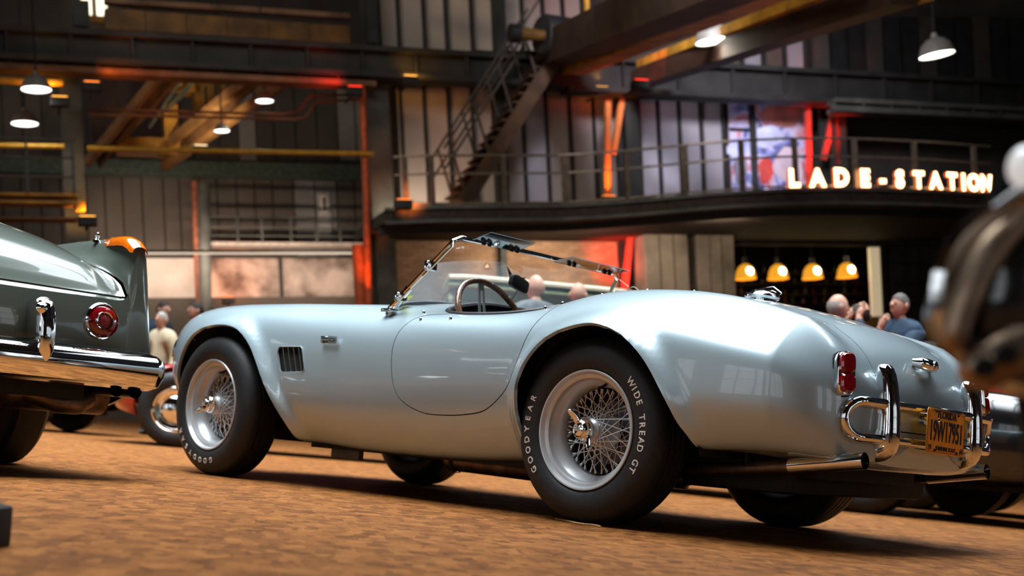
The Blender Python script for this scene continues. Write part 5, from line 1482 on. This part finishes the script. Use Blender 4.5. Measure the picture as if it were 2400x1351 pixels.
for s_ in (-1, 1):
    rws = []
    for (z_, hw, dp) in ((.400, .010, .100), (.425, .026, .118), (.47, .042, .135), (.53, .043, .138), (.58, .042, .132), (.62, .040, .122), (.645, .034, .108), (.660, .016, .085)):
        r_ = []
        for a in np.linspace(0, 2*math.pi, 24, endpoint=False):
            c, s = math.cos(a), math.sin(a)
            r_.append((.03 + dp*max(s, 0)**.7 - .03*max(-s, 0), s_*.325 + hw*np.sign(c)*abs(c)**.6, z_))
        rws.append(r_)
    m_ = MB(); n = 24; vs = [p for r_ in rws for p in r_]
    m_.add(vs, [(i*n+j, i*n+(j+1) % n, (i+1)*n+(j+1) % n, (i+1)*n+j) for i in range(len(rws)-1) for j in range(n)] + [tuple(range(n))[::-1], tuple((len(rws)-1)*n+j for j in range(n))])
    ov = m_.obj('overrider', chrome, fin)
    MB().lathe([(.020, 0), (.022, .012), (.014, .022), (.0005, .026)], 16, (.13, s_*.325 - .022, .615), (1, -.25, .2)).obj('overrider_lamp', chrome, ov)
# twin tail pipes, silencer, wheels
for yy in (.695, .775):
    m_ = MB(); m_.tube([(-.35, yy, .355), (.015, yy, .352)], .030, 20, cap=False); m_.tube([(.015, yy, .352), (-.35, yy, .355)], .026, 20, cap=False); m_.obj('tail_pipe', mat('sooty_pipe', (.05, .05, .05), .3, .9, var=.3), fin)
    MB().lathe([(.001, 0), (.027, 0)], 16, (-.10, yy, .354), (1, 0, 0)).obj('pipe_dark', black_paint, fin)  # black disc closing the pipe bore
MB().tube([(-.28, .36, .33), (-.27, .37, .33), (-.26, .78, .33), (-.27, .79, .33)], [.02, .085, .085, .02], 24).obj('silencer', pipe_rust, fin)
MB().tube([(-.30, .30, .36), (-.16, .55, .285), (-.16, .62, .283), (-.28, .78, .34)], .045, 12).obj('exhaust_bend', pipe_rust, fin)
def plain_wheel(name, parent, loc, W, Rt, rr=.19, hubcap=True, mt=None, flip=False, tyre=None):
    pr = [(rr - .01, .02), (rr + .02, .0), (rr + .05, -.008), (Rt - .05, -.006), (Rt - .02, .008), (Rt, .03), (Rt, W-.03), (Rt - .02, W-.008), (rr + .02, W), (rr - .01, W - .02)]
    t_ = MB().lathe(pr, 48, (0, 0, 0), (0, 1, 0)).obj(name, tyre or rubber, parent); t_.location = loc; t_.rotation_euler = (0, 0, math.pi if flip else 0)
    MB().lathe([(rr + .012, .004), (rr, -.002), (rr - .012, .01), (rr - .02, .03), (rr*.72, .035), (rr*.66, .02), (rr*.45, .0), (rr*.2, -.008), (.0005, -.01)], 40, (0, 0, 0), (0, 1, 0)).obj('hubcap', mt or chrome, t_)
    MB().lathe([(.0005, W*.7), (rr, W*.7)], 32, (0, 0, 0), (0, 1, 0)).obj('drum', black_paint, t_)
    return t_
for (wx, s_) in ((-.98, 1), (-.98, -1), (-3.53, 1), (-3.53, -1)):
    plain_wheel('wheel', fin, (wx, s_*.80, .325), .18, .325, flip=(s_ > 0))
# ================================================================ other cars
def generic_car(name, loc, rz, label, col, L=4.1, Wd=1.6, zb=.80, cabin=True, wr=.31, ax=None):
    """rounded car body lofted along its length (x, nose at -x), arches cut, wheels, bumpers, lamps"""
    o = empty(name, loc, rz, label, 'car')
    pm = mat(name + '_paint_%02x%02x%02x' % tuple(int(c*255) for c in col), col, .2, 0, coat=1., var=.04, scale=50)
    hl = L/2; hw = Wd/2; rows = []
    xs_ = np.concatenate([-hl + .35*np.linspace(0, 1, 9)[:-1]**2, np.linspace(-hl + .35, hl - .35, 40), hl - .35*np.linspace(1, 0, 9)[1:]**2])
    for x in xs_:
        e = max(0, 1 - (abs(x)/hl)**7) ** .5
        k = .35 + .65*e; zt = (zb - .06*abs(x)/hl) * (.62 + .38*e); w_ = hw*k
        lo = .22 + .16*(1-e)
        h = [(w_*.80, lo), (w_*.95, lo + .06), (w_, lo*.45 + zt*.55 - .02), (w_*.97, zt*.86), (w_*.84, zt*.985), (w_*.55, zt*.99), (0, zt*1.02)]
        h = np.array(h); rows.append(np.column_stack([np.full(6*12+1, x), catmull(np.vstack([h*[-1, 1], h[:-1][::-1]]), 6)]))
    G_ = np.array(rows); a, b = G_.shape[:2]; V_ = [p for p in G_.reshape(-1, 3)]
    F_ = [(i*b+j, (i+1)*b+j, (i+1)*b+j+1, i*b+j+1) for i in range(a-1) for j in range(b-1)] + [tuple(range(b))[::-1], tuple((a-1)*b+j for j in range(b))]
    wf_, wr_ = ax if ax else (-hl*.62, hl*.62)
    def s_of(v):
        v = np.array(v); s = np.minimum(np.hypot(v[:, 0]-wr_, v[:, 2]-wr), np.hypot(v[:, 0]-wf_, v[:, 2]-wr)) - (wr + .05)
        return np.where(np.abs(v[:, 1]) > hw*.5, s, 1.)
    V_, F_, _ = clip_mesh(V_, F_, s_of(V_)); shell('body', V_, F_, pm, o, .02)
    MB().box((-hl + .3, -hw*.6, .2), (hl - .3, hw*.6, .45)).obj('underside', black_paint, o, False)
    for sx in (-1, 1):
        for sy in (-1, 1): plain_wheel('wheel', o, (wf_ if sx < 0 else wr_, sy*(hw - .02), wr), .17, wr, wr*.58, flip=(sy > 0))
        MB().tube([(sx*(hl - .12), -hw*.9, .42), (sx*(hl + .02), -hw*.6, .42), (sx*(hl + .05), 0, .42), (sx*(hl + .02), hw*.6, .42), (sx*(hl - .12), hw*.9, .42)], .045, 10).obj('bumper', chrome if max(col) > .02 else mat('black_bumper', (.01, .01, .01), .4, var=.1), o)
        for sy in (-1, 1):
            MB().lathe([(.08, -.03), (.085, .01), (.07, .03), (.0005, .04)], 20, (sx*(hl - .06), sy*hw*.62, zb*.72), (sx, sy*.3, .1)).obj('lamp', chrome if sx < 0 else red_lens, o)
    if cabin:
        c = []
        for x_, w_, z_ in ((-.9, .80, 0), (-.62, .74, .28), (-.25, .72, .42), (.3, .72, .44), (.8, .74, .34), (1.25, .80, 0)):
            c.append([(x_, -hw*(w_ + .04), zb*.95), (x_, -hw*w_*.93, zb + z_*.8), (x_, -hw*w_*.6, zb + z_), (x_, 0, zb + z_*1.03), (x_, hw*w_*.6, zb + z_), (x_, hw*w_*.93, zb + z_*.8), (x_, hw*(w_ + .04), zb*.95)])
        mb = MB(); mb.grid(c, True); mb.obj('cabin_glass', mat('dark_glass', (.02, .025, .025), .05), o)
        mb = MB(); mb.grid([[(x_, y_*hw, zb + z_ + .03) for y_ in np.linspace(-.66, .66, 7)] for x_, z_ in ((-.45, .36), (-.2, .42), (.3, .44), (.75, .37))], True); mb.obj('roof', pm, o)
    else:
        mb = MB(); mb.grid([[(-.55 - .12*(1-u*u) + .22*v, u*hw*.75, zb + .02 + .32*v) for u in np.linspace(-1, 1, 9)] for v in (0, .5, 1)]); mb.obj('windscreen', thin_glass('car_screen', (.9, .95, .95)), o)
        MB().tube([(-.55 - .12*(1-u*u) + .22, u*hw*.75, zb + .34) for u in np.linspace(-1, 1, 9)], .014, 6).obj('screen_frame', chrome, o)
        c = [(-.45, -hw*.6), (.5, -hw*.6), (.5, hw*.6), (-.45, hw*.6)]
        MB().prism(c, 2, zb*.93, zb*1.03).obj('cockpit', black_leather, o, True, bevel=.03)
    return o
def ground(x, y_any, D):
    d = px_ray(x, PPY); p = CAM + d*D; return (p[0], p[1], 0)
RED_P = (.45, .012, .012)
q = ground(735, 0, 11.6); generic_car('red_coupe', (q[0], q[1], 0), YAW, 'bright red old car showing between grey saloon and roadster', RED_P, 3.4, 1.5, .74, False, .31)
q = ground(-175, 0, 13.6); generic_car('dark_saloon', (q[0], q[1], 0), YAW, 'dark car whose tyre shows under the grey saloon', (.02, .022, .02), 4.0, 1.6, .85)
generic_car('black_roadster', (-1.95, 4.58, 0), 0, 'black low car parked beyond the tail of the silver-blue roadster', (.008, .008, .009), 5.0, 1.62, .84, False, .32, (-1.75, 1.0))
generic_car('red_roadster', (-.35, 6.45, 0), 0, 'red open car beyond the black one at right', RED_P, 4.0, 1.55, 1.17, False, .36)

# ---- green and cream van
van = empty('van', (0, 0, 0), 0, 'old green and cream van with windows behind the roadster windscreen', 'van')
q = ground(1226, 0, 13.5); van.location = (q[0], q[1], 0); van.rotation_euler = (0, 0, YAW + R(6)); van.scale = (.44, .90, 1.03)
vg = mat('van_green', (.24, .31, .18), .35, 0, coat=.6, var=.06, scale=6); vcr = mat('van_cream', (.62, .56, .40), .4, 0, coat=.5, var=.05, scale=6)
def rbox(x0, x1, hw_, z0, z1, rr, rz_=.25, m_=None, nm='body', n=8):
    rows = []
    for t_ in np.linspace(0, 1, 15):
        x = x0 + (x1 - x0)*t_; e = 1 - abs(2*t_ - 1)**8*.12
        r_ = []
        for a in np.linspace(0, math.pi, 25):
            c, s = math.cos(a), math.sin(a); k = (abs(c)**5 + abs(s)**5)**(-1/5)
            r_.append((x, hw_*e*k*c, z0 + (z1 - z0)*(k*s if s > 0 else 0)*e))
        rows.append(r_)
    mb = MB(); P = np.array(rows); mb.grid(P); a, b = P.shape[:2]
    mb.f += [tuple(range(b)), tuple((a-1)*b + j for j in range(b))]; mb.m += [0, 0]
    return mb.obj(nm, m_, van, True)
rbox(-2.1, 2.1, .86, .28, 1.45, .2, m_=vg, nm='lower_body'); rbox(-2.05, 2.05, .83, 1.0, 1.77, .2, m_=vg, nm='upper_body'); rbox(-2.08, 2.08, .845, 1.735, 1.80, .2, m_=vcr, nm='roof')
dkg = mat('van_window', (.03, .035, .03), .08, 0, coat=1., var=.3)
for sx in (-1, 1):
    for y0, y1 in ((-.66, -.36), (-.30, -.02), (.02, .30), (.36, .66)):
        mb = MB(); mb.box((sx*2.05 - .06, y0, 1.20), (sx*2.05 + .06, y1, 1.55)); mb.obj('window', dkg, van, True, bevel=.03)
for sy in (-1, 1):
    for k in range(5):
        mb = MB(); mb.box((-1.85 + .76*k, sy*.83 - .05, 1.18), (-1.25 + .76*k, sy*.83 + .035, 1.54)); mb.obj('window', dkg, van, True, bevel=.03)
    for k in (-1.25, 1.2): plain_wheel('wheel', van, (k, sy*.80, .32), .16, .32, .19, flip=(sy > 0))
mb = MB(); mb.box((-2.16, -.9, .38), (-2.08, .9, .50)); mb.obj('bumper', vcr, van, True, bevel=.03)
mb = MB(); mb.box((-2.1, -.88, 1.655), (2.1, .88, 1.685)); mb.obj('gutter', vg, van, True, bevel=.015)

# ================================================================ people
def skin_mesh(name, V, E, rad, m_, parent, root=0, sub=2):
    me = bpy.data.meshes.new(name); me.from_pydata([tuple(v) for v in V], E, []); me.update()
    ob = bpy.data.objects.new(name, me); COL.objects.link(ob)
    md = ob.modifiers.new('s', 'SKIN'); md.use_smooth_shade = True; ob.modifiers.new('u', 'SUBSURF').levels = sub
    for i, r_ in enumerate(rad):
        s = me.skin_vertices[0].data[i]; s.radius = (r_, r_) if not hasattr(r_, '__len__') else r_; s.use_root = (i == root)
    dg = bpy.context.evaluated_depsgraph_get(); nm = bpy.data.meshes.new_from_object(ob.evaluated_get(dg))
    bpy.data.objects.remove(ob); nm.name = name; nm.materials.clear(); nm.materials.append(m_)
    o = bpy.data.objects.new(name, nm); COL.objects.link(o); o.parent = parent
    nm.polygons.foreach_set('use_smooth', [True]*len(nm.polygons))
    return o
def join_into(o, mb, m_):
    bm = bmesh.new(); bm.from_mesh(o.data)
    me = bpy.data.meshes.new('x'); me.from_pydata(mb.v, [], mb.f); bm.from_mesh(me); bm.to_mesh(o.data); bm.free(); bpy.data.meshes.remove(me)
    o.data.polygons.foreach_set('use_smooth', [True]*len(o.data.polygons))
skin_c = mat('skin', (.62, .34, .24), .5, 0, var=.08, scale=14)
def person(loc, rz, label, top, legs, hair, pose='stand', scale=1., bald=False, head_yaw=0., top_name='jacket'):
    """local frame: facing +x, left is +y, feet on z = 0"""
    o = empty('person', loc, rz, label, 'person'); o.scale = (scale,)*3
    sit = pose == 'sit'; dz = -.42 if sit else 0.
    pel, wst, chest, neckb, neck = (0, 0, .95 + dz), (0, 0, 1.12 + dz), (.01, 0, 1.32 + dz), (.0, 0, 1.46 + dz), (.015, 0, 1.53 + dz)
    J = {}
    for s, n in ((1, 'l'), (-1, 'r')):
        J['sh'+n] = (0, .185*s, 1.42 + dz)
        if pose == 'photo': J['el'+n] = (.16, .27*s, 1.34); J['wr'+n] = (.20, .085*s, 1.585)
        elif sit and s < 0: J['el'+n] = (.24, .20*s, 1.12 + dz); J['wr'+n] = (.20, .06*s, 1.44 + dz)
        elif sit: J['el'+n] = (.20, .22*s, 1.10 + dz); J['wr'+n] = (.36, .02*s, 1.12 + dz)
        else: J['el'+n] = (-.03, .25*s, 1.14); J['wr'+n] = (.06, .27*s, .90)
        J['hip'+n] = (0, .095*s, .92 + dz)
        if sit: J['kn'+n] = (.44, .12*s, .50); J['an'+n] = (.40, .12*s, .09)
        else: J['kn'+n] = (.02, .11*s, .50); J['an'+n] = (-.02, .12*s, .09)
        J['to'+n] = (J['an'+n][0] + .17, .13*s, .04)
    hc = np.array((.045, 0, 1.66 + dz)); hy = head_yaw; hd = np.array((math.cos(hy), math.sin(hy), 0)); hs = np.array((-math.sin(hy), math.cos(hy), 0))
    # body: one skinned tree with hands of five fingers; the head grows out of the neck
    V_ = [pel, wst, chest, neckb, neck, tuple(hc + (-.005, 0, -.06))]
    E_ = [(0, 1), (1, 2), (2, 3), (3, 4), (4, 5)]; r_ = [.13, .12, .11, .050, .052, .054]
    def addv(p, par, rad): V_.append(tuple(p)); r_.append(rad); E_.append((par, len(V_)-1)); return len(V_)-1
    for s, n in ((1, 'l'), (-1, 'r')):
        a = addv(J['sh'+n], 3, .050); b = addv(J['el'+n], a, .045); c = addv(J['wr'+n], b, .030)
        d = np.array(J['wr'+n]) - np.array(J['el'+n]); d /= np.linalg.norm(d)
        if pose == 'photo': d = np.array((.35, 0, .93))
        sd = np.cross(d, (1, 0, 0) if abs(d[0]) < .8 else (0, 0, 1)); sd /= np.linalg.norm(sd); cu = np.cross(sd, d) * (.3 if s > 0 else -.3)
        pm_ = addv(np.array(J['wr'+n]) + d*.07, c, .034)
        for k, (off, ln) in enumerate(((-.032, .075), (-.011, .088), (.011, .082), (.032, .064))):
            f1 = addv(np.array(J['wr'+n]) + d*(.07 + ln*.55) + sd*off, pm_, .0095); addv(np.array(J['wr'+n]) + d*(.07 + ln*.95) + sd*off + cu*.05, f1, .008)
        t1 = addv(np.array(J['wr'+n]) + d*.045 + sd*-.045, c, .011); addv(np.array(J['wr'+n]) + d*.085 + sd*-.062, t1, .009)
        a = addv(J['hip'+n], 0, .095); b = addv(J['kn'+n], a, .062); c = addv(J['an'+n], b, .042); addv(J['to'+n], c, .034)
    body = skin_mesh('body', V_, E_, r_, skin_c, o)
    def head_pt(th, ph, k=1.):
        c, s_ = math.cos(th), math.sin(th); z = -math.cos(ph); r = math.sin(ph)
        wx_ = .098 if c > 0 else .104; low = max(0, -z)
        x = wx_*r*c*(1 - .10*low) + (.018*low if c > 0 else -.022*low*-1*0) ; y = .078*r*s_*(1 - .22*low); zz = .122*z - (.006*low if c > 0 else -.02*low)
        k *= .93; return hc + (hd*x + hs*y)*k + np.array((0, 0, zz*k + .008))
    N_, K_ = 28, 18
    hv = [head_pt(2*math.pi*j/N_, math.pi*i/K_) for i in range(K_+1) for j in range(N_)]
    hf = [(i*N_+j, i*N_+(j+1) % N_, (i+1)*N_+(j+1) % N_, (i+1)*N_+j) for i in range(K_) for j in range(N_)]
    mb = MB(); mb.add(hv, hf)
    nb_ = hc + hd*.098 + np.array((0, 0, .004)); mb.add([nb_ + hs*.010 + np.array((0, 0, .03)), nb_ - hs*.010 + np.array((0, 0, .03)), nb_ - hs*.019 + np.array((0, 0, -.018)), nb_ + hs*.019 + np.array((0, 0, -.018)), nb_ + hd*.026 + np.array((0, 0, -.012)), nb_ - hd*.03], [(0, 4, 1), (1, 4, 2), (2, 4, 3), (3, 4, 0), (0, 1, 5), (1, 2, 5), (2, 3, 5), (3, 0, 5)])
    for s in (-1, 1): mb.ellipsoid(hc + hs*s*.080 + hd*-.008 + (0, 0, .004), (.017, .012, .030), 10, 8)
    mb.ellipsoid(hc + hd*.088 + (0, 0, -.048), (.012, .024, .007), 10, 6)
    join_into(body, mb, skin_c)
    em = mat('eye_dark', (.03, .02, .02), .3, var=.1)
    for s in (-1, 1): MB().ellipsoid(hc + hd*.086 + hs*s*.032 + (0, 0, .022), (.011, .011, .008), 8, 6).obj('eye', em, body)
    # clothes
    jt = [pel, wst, chest, tuple(np.array(neckb) + (0, 0, .03)), tuple(np.array(neckb) + (.008, 0, .10))]; je = [(0, 1), (1, 2), (2, 3), (3, 4)]; jr = [(.17, .15), (.16, .145), (.18, .155), (.12, .12), (.078, .078)]
    for n in 'lr':
        jt += [J['sh'+n], J['el'+n], tuple(np.array(J['wr'+n])*.94 + np.array(J['el'+n])*.06)]; k = len(jt) - 3; je += [(3, k), (k, k+1), (k+1, k+2)]; jr += [.105, .072, .052]
    skin_mesh(top_name, jt, je, jr, top, o)
    lt = [pel]; le = []; lr = [.150]
    for n in 'lr':
        k = len(lt); lt += [J['hip'+n], J['kn'+n], J['an'+n]]; le += [(0, k), (k, k+1), (k+1, k+2)]; lr += [.108, .080, .062]
    skin_mesh('trousers', lt, le, lr, legs, o)
    for n in 'lr':
        a = np.array(J['an'+n]); MB().ellipsoid(a + (.08, 0, -.045), (.15, .052, .045), 14, 8).obj('shoe', black_leather, o)
    if hair is not None:
        hv = [head_pt(2*math.pi*j/N_, math.pi*i/K_, 1.07) + np.array((0, 0, -.0008)) for i in range(K_+1) for j in range(N_)]
        rel = np.array([p - hc for p in hv]); xl = rel @ hd; zl = rel[:, 2]
        sv = np.minimum(zl + .055 + .0*xl, .075*0 + (zl - .055) * 1.2 - (xl - .055)*.9) if not bald else np.minimum(np.minimum(zl + .060, .030 - xl), .050 - zl)
        v2, f2, _ = clip_mesh(hv, hf, sv)
        mb = MB(); mb.add(v2, f2); mb.obj('hair', hair, o)
    return o
def face(loc, tx, ty): return math.atan2(ty - loc[1], tx - loc[0])
navy_c = mat('navy_cloth', (.018, .024, .045), .85, var=.3, scale=12); blk_c = mat('black_cloth', (.010, .010, .011), .85, var=.3, scale=12)
blue_c = mat('blue_cloth', (.025, .055, .10), .8, var=.25, scale=12); cream_c = mat('cream_cloth', (.62, .50, .34), .85, var=.12, scale=12)
grey_c = mat('grey_cloth', (.10, .11, .12), .85, var=.2, scale=12); jean = mat('denim', (.04, .055, .10), .85, var=.3, scale=30)
h_dark = mat('dark_hair', (.025, .016, .010), .7, var=.3, scale=40); h_grey = mat('grey_hair', (.38, .36, .34), .7, var=.2, scale=40)
cr_, cf_ = math.atan2(r0[1], r0[0]), math.atan2(c_f[1], c_f[0])   # world heading of photo right, and of away
def at(x, D): q = ground(x, 0, D); return (q[0], q[1], 0)
person(at(1928, 11.6), cr_ + .25, 'white-haired man in dark jacket raising a small camera to his face', navy_c, jean, h_grey, 'photo', 1.0, True)
pq = at(1928, 11.6); ph_ = cr_ + .25
hcm = empty('camera_in_hand', (pq[0] + .235*math.cos(ph_), pq[1] + .235*math.sin(ph_), 1.675), ph_, 'small silver camera held up by the white-haired man', 'camera')
MB().box((-.02, -.06, -.035), (.02, .06, .035)).obj('camera_body', mat('camera_silver', (.35, .35, .36), .35, .6, var=.1), hcm, True, bevel=.006)
MB().lathe([(.026, 0), (.026, .04), (.020, .045)], 16, (.02, 0, 0), (1, 0, 0), True).obj('camera_lens', black_paint, hcm)
person(at(1996, 12.4), cf_ - .3, 'man in a long black coat standing with his back turned beside the cream door', blk_c, blk_c, h_dark, 'stand', 1.03, True)
sm = person((*at(2092, 12.3)[:2], .56), cr_ + math.pi + .5, 'seated man in a blue pullover resting his chin on his hand', blue_c, jean, mat('pepper_hair', (.12, .11, .10), .7, var=.3, scale=40), 'sit', 1.0, False, top_name='pullover')
person(at(1232, 11.6), cf_ + .5, 'bald man in dark grey jacket in front of the van, left of two heads', grey_c, jean, None, 'stand', .98)
person(at(1324, 12.2), cf_ - .4, 'man with thin hair in front of the van, right of two heads', navy_c, jean, None, 'stand', 1.0)
person(at(362, 15.6), cf_ + 2.6, 'person in a cream jacket between the saloon and the roadster', cream_c, jean, h_grey, 'stand', .82)
person(at(352, 17.5), cr_ - .4, 'dark-haired person in navy behind the one in cream', navy_c, jean, h_dark, 'stand', .98)
person(at(444, 17.0), cr_ + math.pi + .4, 'dark-haired person whose head shows above the front wing of the roadster', blk_c, jean, h_dark, 'stand', .97)
person(at(1862, 12.6), cr_ + math.pi, 'dim person in brown low behind the boot of the roadster', mat('brown_cloth', (.10, .05, .03), .85, var=.2), jean, h_dark, 'stand', .93)
# tall bar chair under the seated man
sc_ = empty('bar_chair', at(2092, 12.3), cr_ + math.pi + .5, 'tall grey bar chair under the seated man in blue', 'chair')
MB().box((-.20, -.22, .93), (.24, .22, .98)).obj('seat', grey_c, sc_, True, bevel=.01)
MB().box((-.26, -.22, .98), (-.21, .22, 1.50)).obj('backrest', grey_c, sc_, True, bevel=.01)
for sx in (-.20, .20):
    for sy in (-.19, .19): MB().tube([(sx, sy, 0), (sx, sy, .94)], .014, 8).obj('leg', chrome, sc_)
MB().tube([(.20, -.19, .54), (.20, .19, .54)], .012, 8).obj('foot_bar', chrome, sc_)

# ================================================================ blurred black motor car close to the lens, right edge
nose = empty('black_tourer', (0, 0, 0), 0, 'out-of-focus black vintage car front with chrome lamp at the right edge', 'car')
gl_black = mat('gloss_black', (.006, .006, .007), .12, 0, coat=1., var=.1)
Dn = 1.28; lc = onD(2452, 690, Dn); nose.location = tuple(lc)
hx_ = -r0*.80 - c_f*.60; hx_ /= np.linalg.norm(hx_)     # lamp looks left and towards the lens
lax = tuple(-r0*.42 - c_f*.90)
S_ = Dn / FPX
lampb = MB().lathe([(.02, -.14), (.06, -.12), (.085, -.06), (.098, 0), (.104, .012), (.104, .028), (.092, .034), (.080, .022), (.076, .010)], 48, (0, 0, 0), lax).obj('headlamp', chrome, nose)
MB().lathe([(.080, .018), (.05, .030), (.0005, .036)], 40, (0, 0, 0), lax).obj('lens', mat('dark_lens', (.015, .015, .016), .1, 0, coat=1., var=.1), lampb)
up_ = np.array((0, 0, 1.))
floor_tint = mat('chrome_floor_reflection', (.46, .33, .23), .36, 1., var=.2, scale=30)  # chrome with the brown floor reflection put into its colour
def ft(name, pts, rs, m_, dd=0., n=20):
    return MB().tube([onD(x, y, Dn + dd) - lc for x, y in catmull(pts, 5)], np.interp(np.linspace(0, 1, (len(pts)-1)*5+1), np.linspace(0, 1, len(rs)), rs), n).obj(name, m_, nose)
ft('lamp_hood', ((2520, 440), (2420, 500), (2330, 580), (2268, 690), (2240, 790), (2246, 830)), (.016, .017, .018, .017, .014, .006), floor_tint, .0)
ft('hood_edge', ((2290, 590), (2222, 660), (2196, 730), (2205, 790), (2222, 815)), (.006, .011, .012, .010, .004), mat('blue_grey_chrome', (.36, .44, .50), .25, 1., var=.05), .03)
ft('wing', ((2600, 300), (2490, 385), (2400, 450), (2320, 540), (2250, 640)), (.050, .040, .030, .018, .008), gl_black, .05)
ft('wing_bead', ((2500, 395), (2420, 430), (2330, 490)), (.006, .006, .004), mat('grey_bead', (.25, .25, .25), .4, .6, var=.1), -.03)
MB().ellipsoid(onD(2402, 392, Dn - .05) - lc, (.016, .016, .020)).obj('highlight_blob', mat('highlight_glow', (.95, .95, .95), .2, 0, coat=1., var=.02, emit=(1, 1, 1), estr=.5), nose)  # glowing blob standing in for a bright highlight
ft('bumper_iron', ((2540, 800), (2430, 815), (2340, 845), (2285, 875), (2262, 895)), (.034, .034, .030, .022, .010), floor_tint, .0)
for k, (x, y) in enumerate(((2302, 862), (2352, 832))):
    MB().lathe([(.010, 0), (.010, .010), (.0005, .012)], 12, onD(x, y, Dn - .045) - lc, tuple(-c_f)).obj('bolt', black_paint, nose)
MB().tube([onD(2470, 760, Dn + .08) - lc, onD(2470, 900, Dn + .08) - lc, onD(2520, 1250, Dn + .1) - lc], [.05, .04, .04], 14).obj('chassis_horn', black_paint, nose)
# the rest of the tourer, out of the picture to the right: wing, radiator shell, wheel
def nl(a, d, z): return CAM*np.array((1, 1, 0)) + r0*a + c_f*d + np.array((0, 0, z)) - lc
wg = [nl(.80, 1.30, .20), nl(.80, 1.40, .48), nl(.88, 1.62, .66), nl(.98, 1.90, .66), nl(1.10, 2.20, .50)]
MB().tube(catmull(wg, 5), np.interp(np.linspace(0, 1, 21), (0, .3, .6, 1), (.07, .12, .14, .10)), 18).obj('front_wing', gl_black, nose)
MB().tube([nl(.62, 1.30, .46), nl(.80, 1.42, .46)], .022, 10).obj('lamp_bracket', black_paint, nose)
MB().lathe([(.20, -.08), (.30, -.09), (.335, -.05), (.335, .05), (.30, .09), (.20, .08)], 40, nl(.98, 1.72, .335), tuple(r0*.9 + c_f*.4)).obj('wheel', rubber, nose)
MB().lathe([(.0005, -.05), (.20, -.06), (.205, .06), (.0005, .05)], 32, nl(.98, 1.72, .335), tuple(r0*.9 + c_f*.4)).obj('wheel_disc', gl_black, nose)
q = onZ(-50, 1292, 0)
ck = empty('wheel_chock', tuple(q), YAW, 'black wheel chock cut by the left edge of the picture', 'chock')
MB().prism([(-.10, 0), (.012, 0), (.012, .075), (-.02, .082), (-.10, .03)], 1, 0, .12).obj('chock_body', black_paint, ck, True, bevel=.004)
MB().box((-.02, -.002, .03), (.0, 0, .05)).obj('handle_slot', mat('chock_grey', (.05, .05, .05), .6, var=.2), ck, False)

sl = [onZ(x, y, .004) for x, y in ((1302, 1217), (1330, 1222), (1360, 1228), (1390, 1231), (1408, 1235))]
tag(MB().tube(catmull(sl, 4), .0035, 6).obj('wood_sliver', mat('sliver_wood', (.42, .24, .10), .7, var=.2), None), 'thin loose wood sliver on the floor beside the rear tyre', 'sliver')
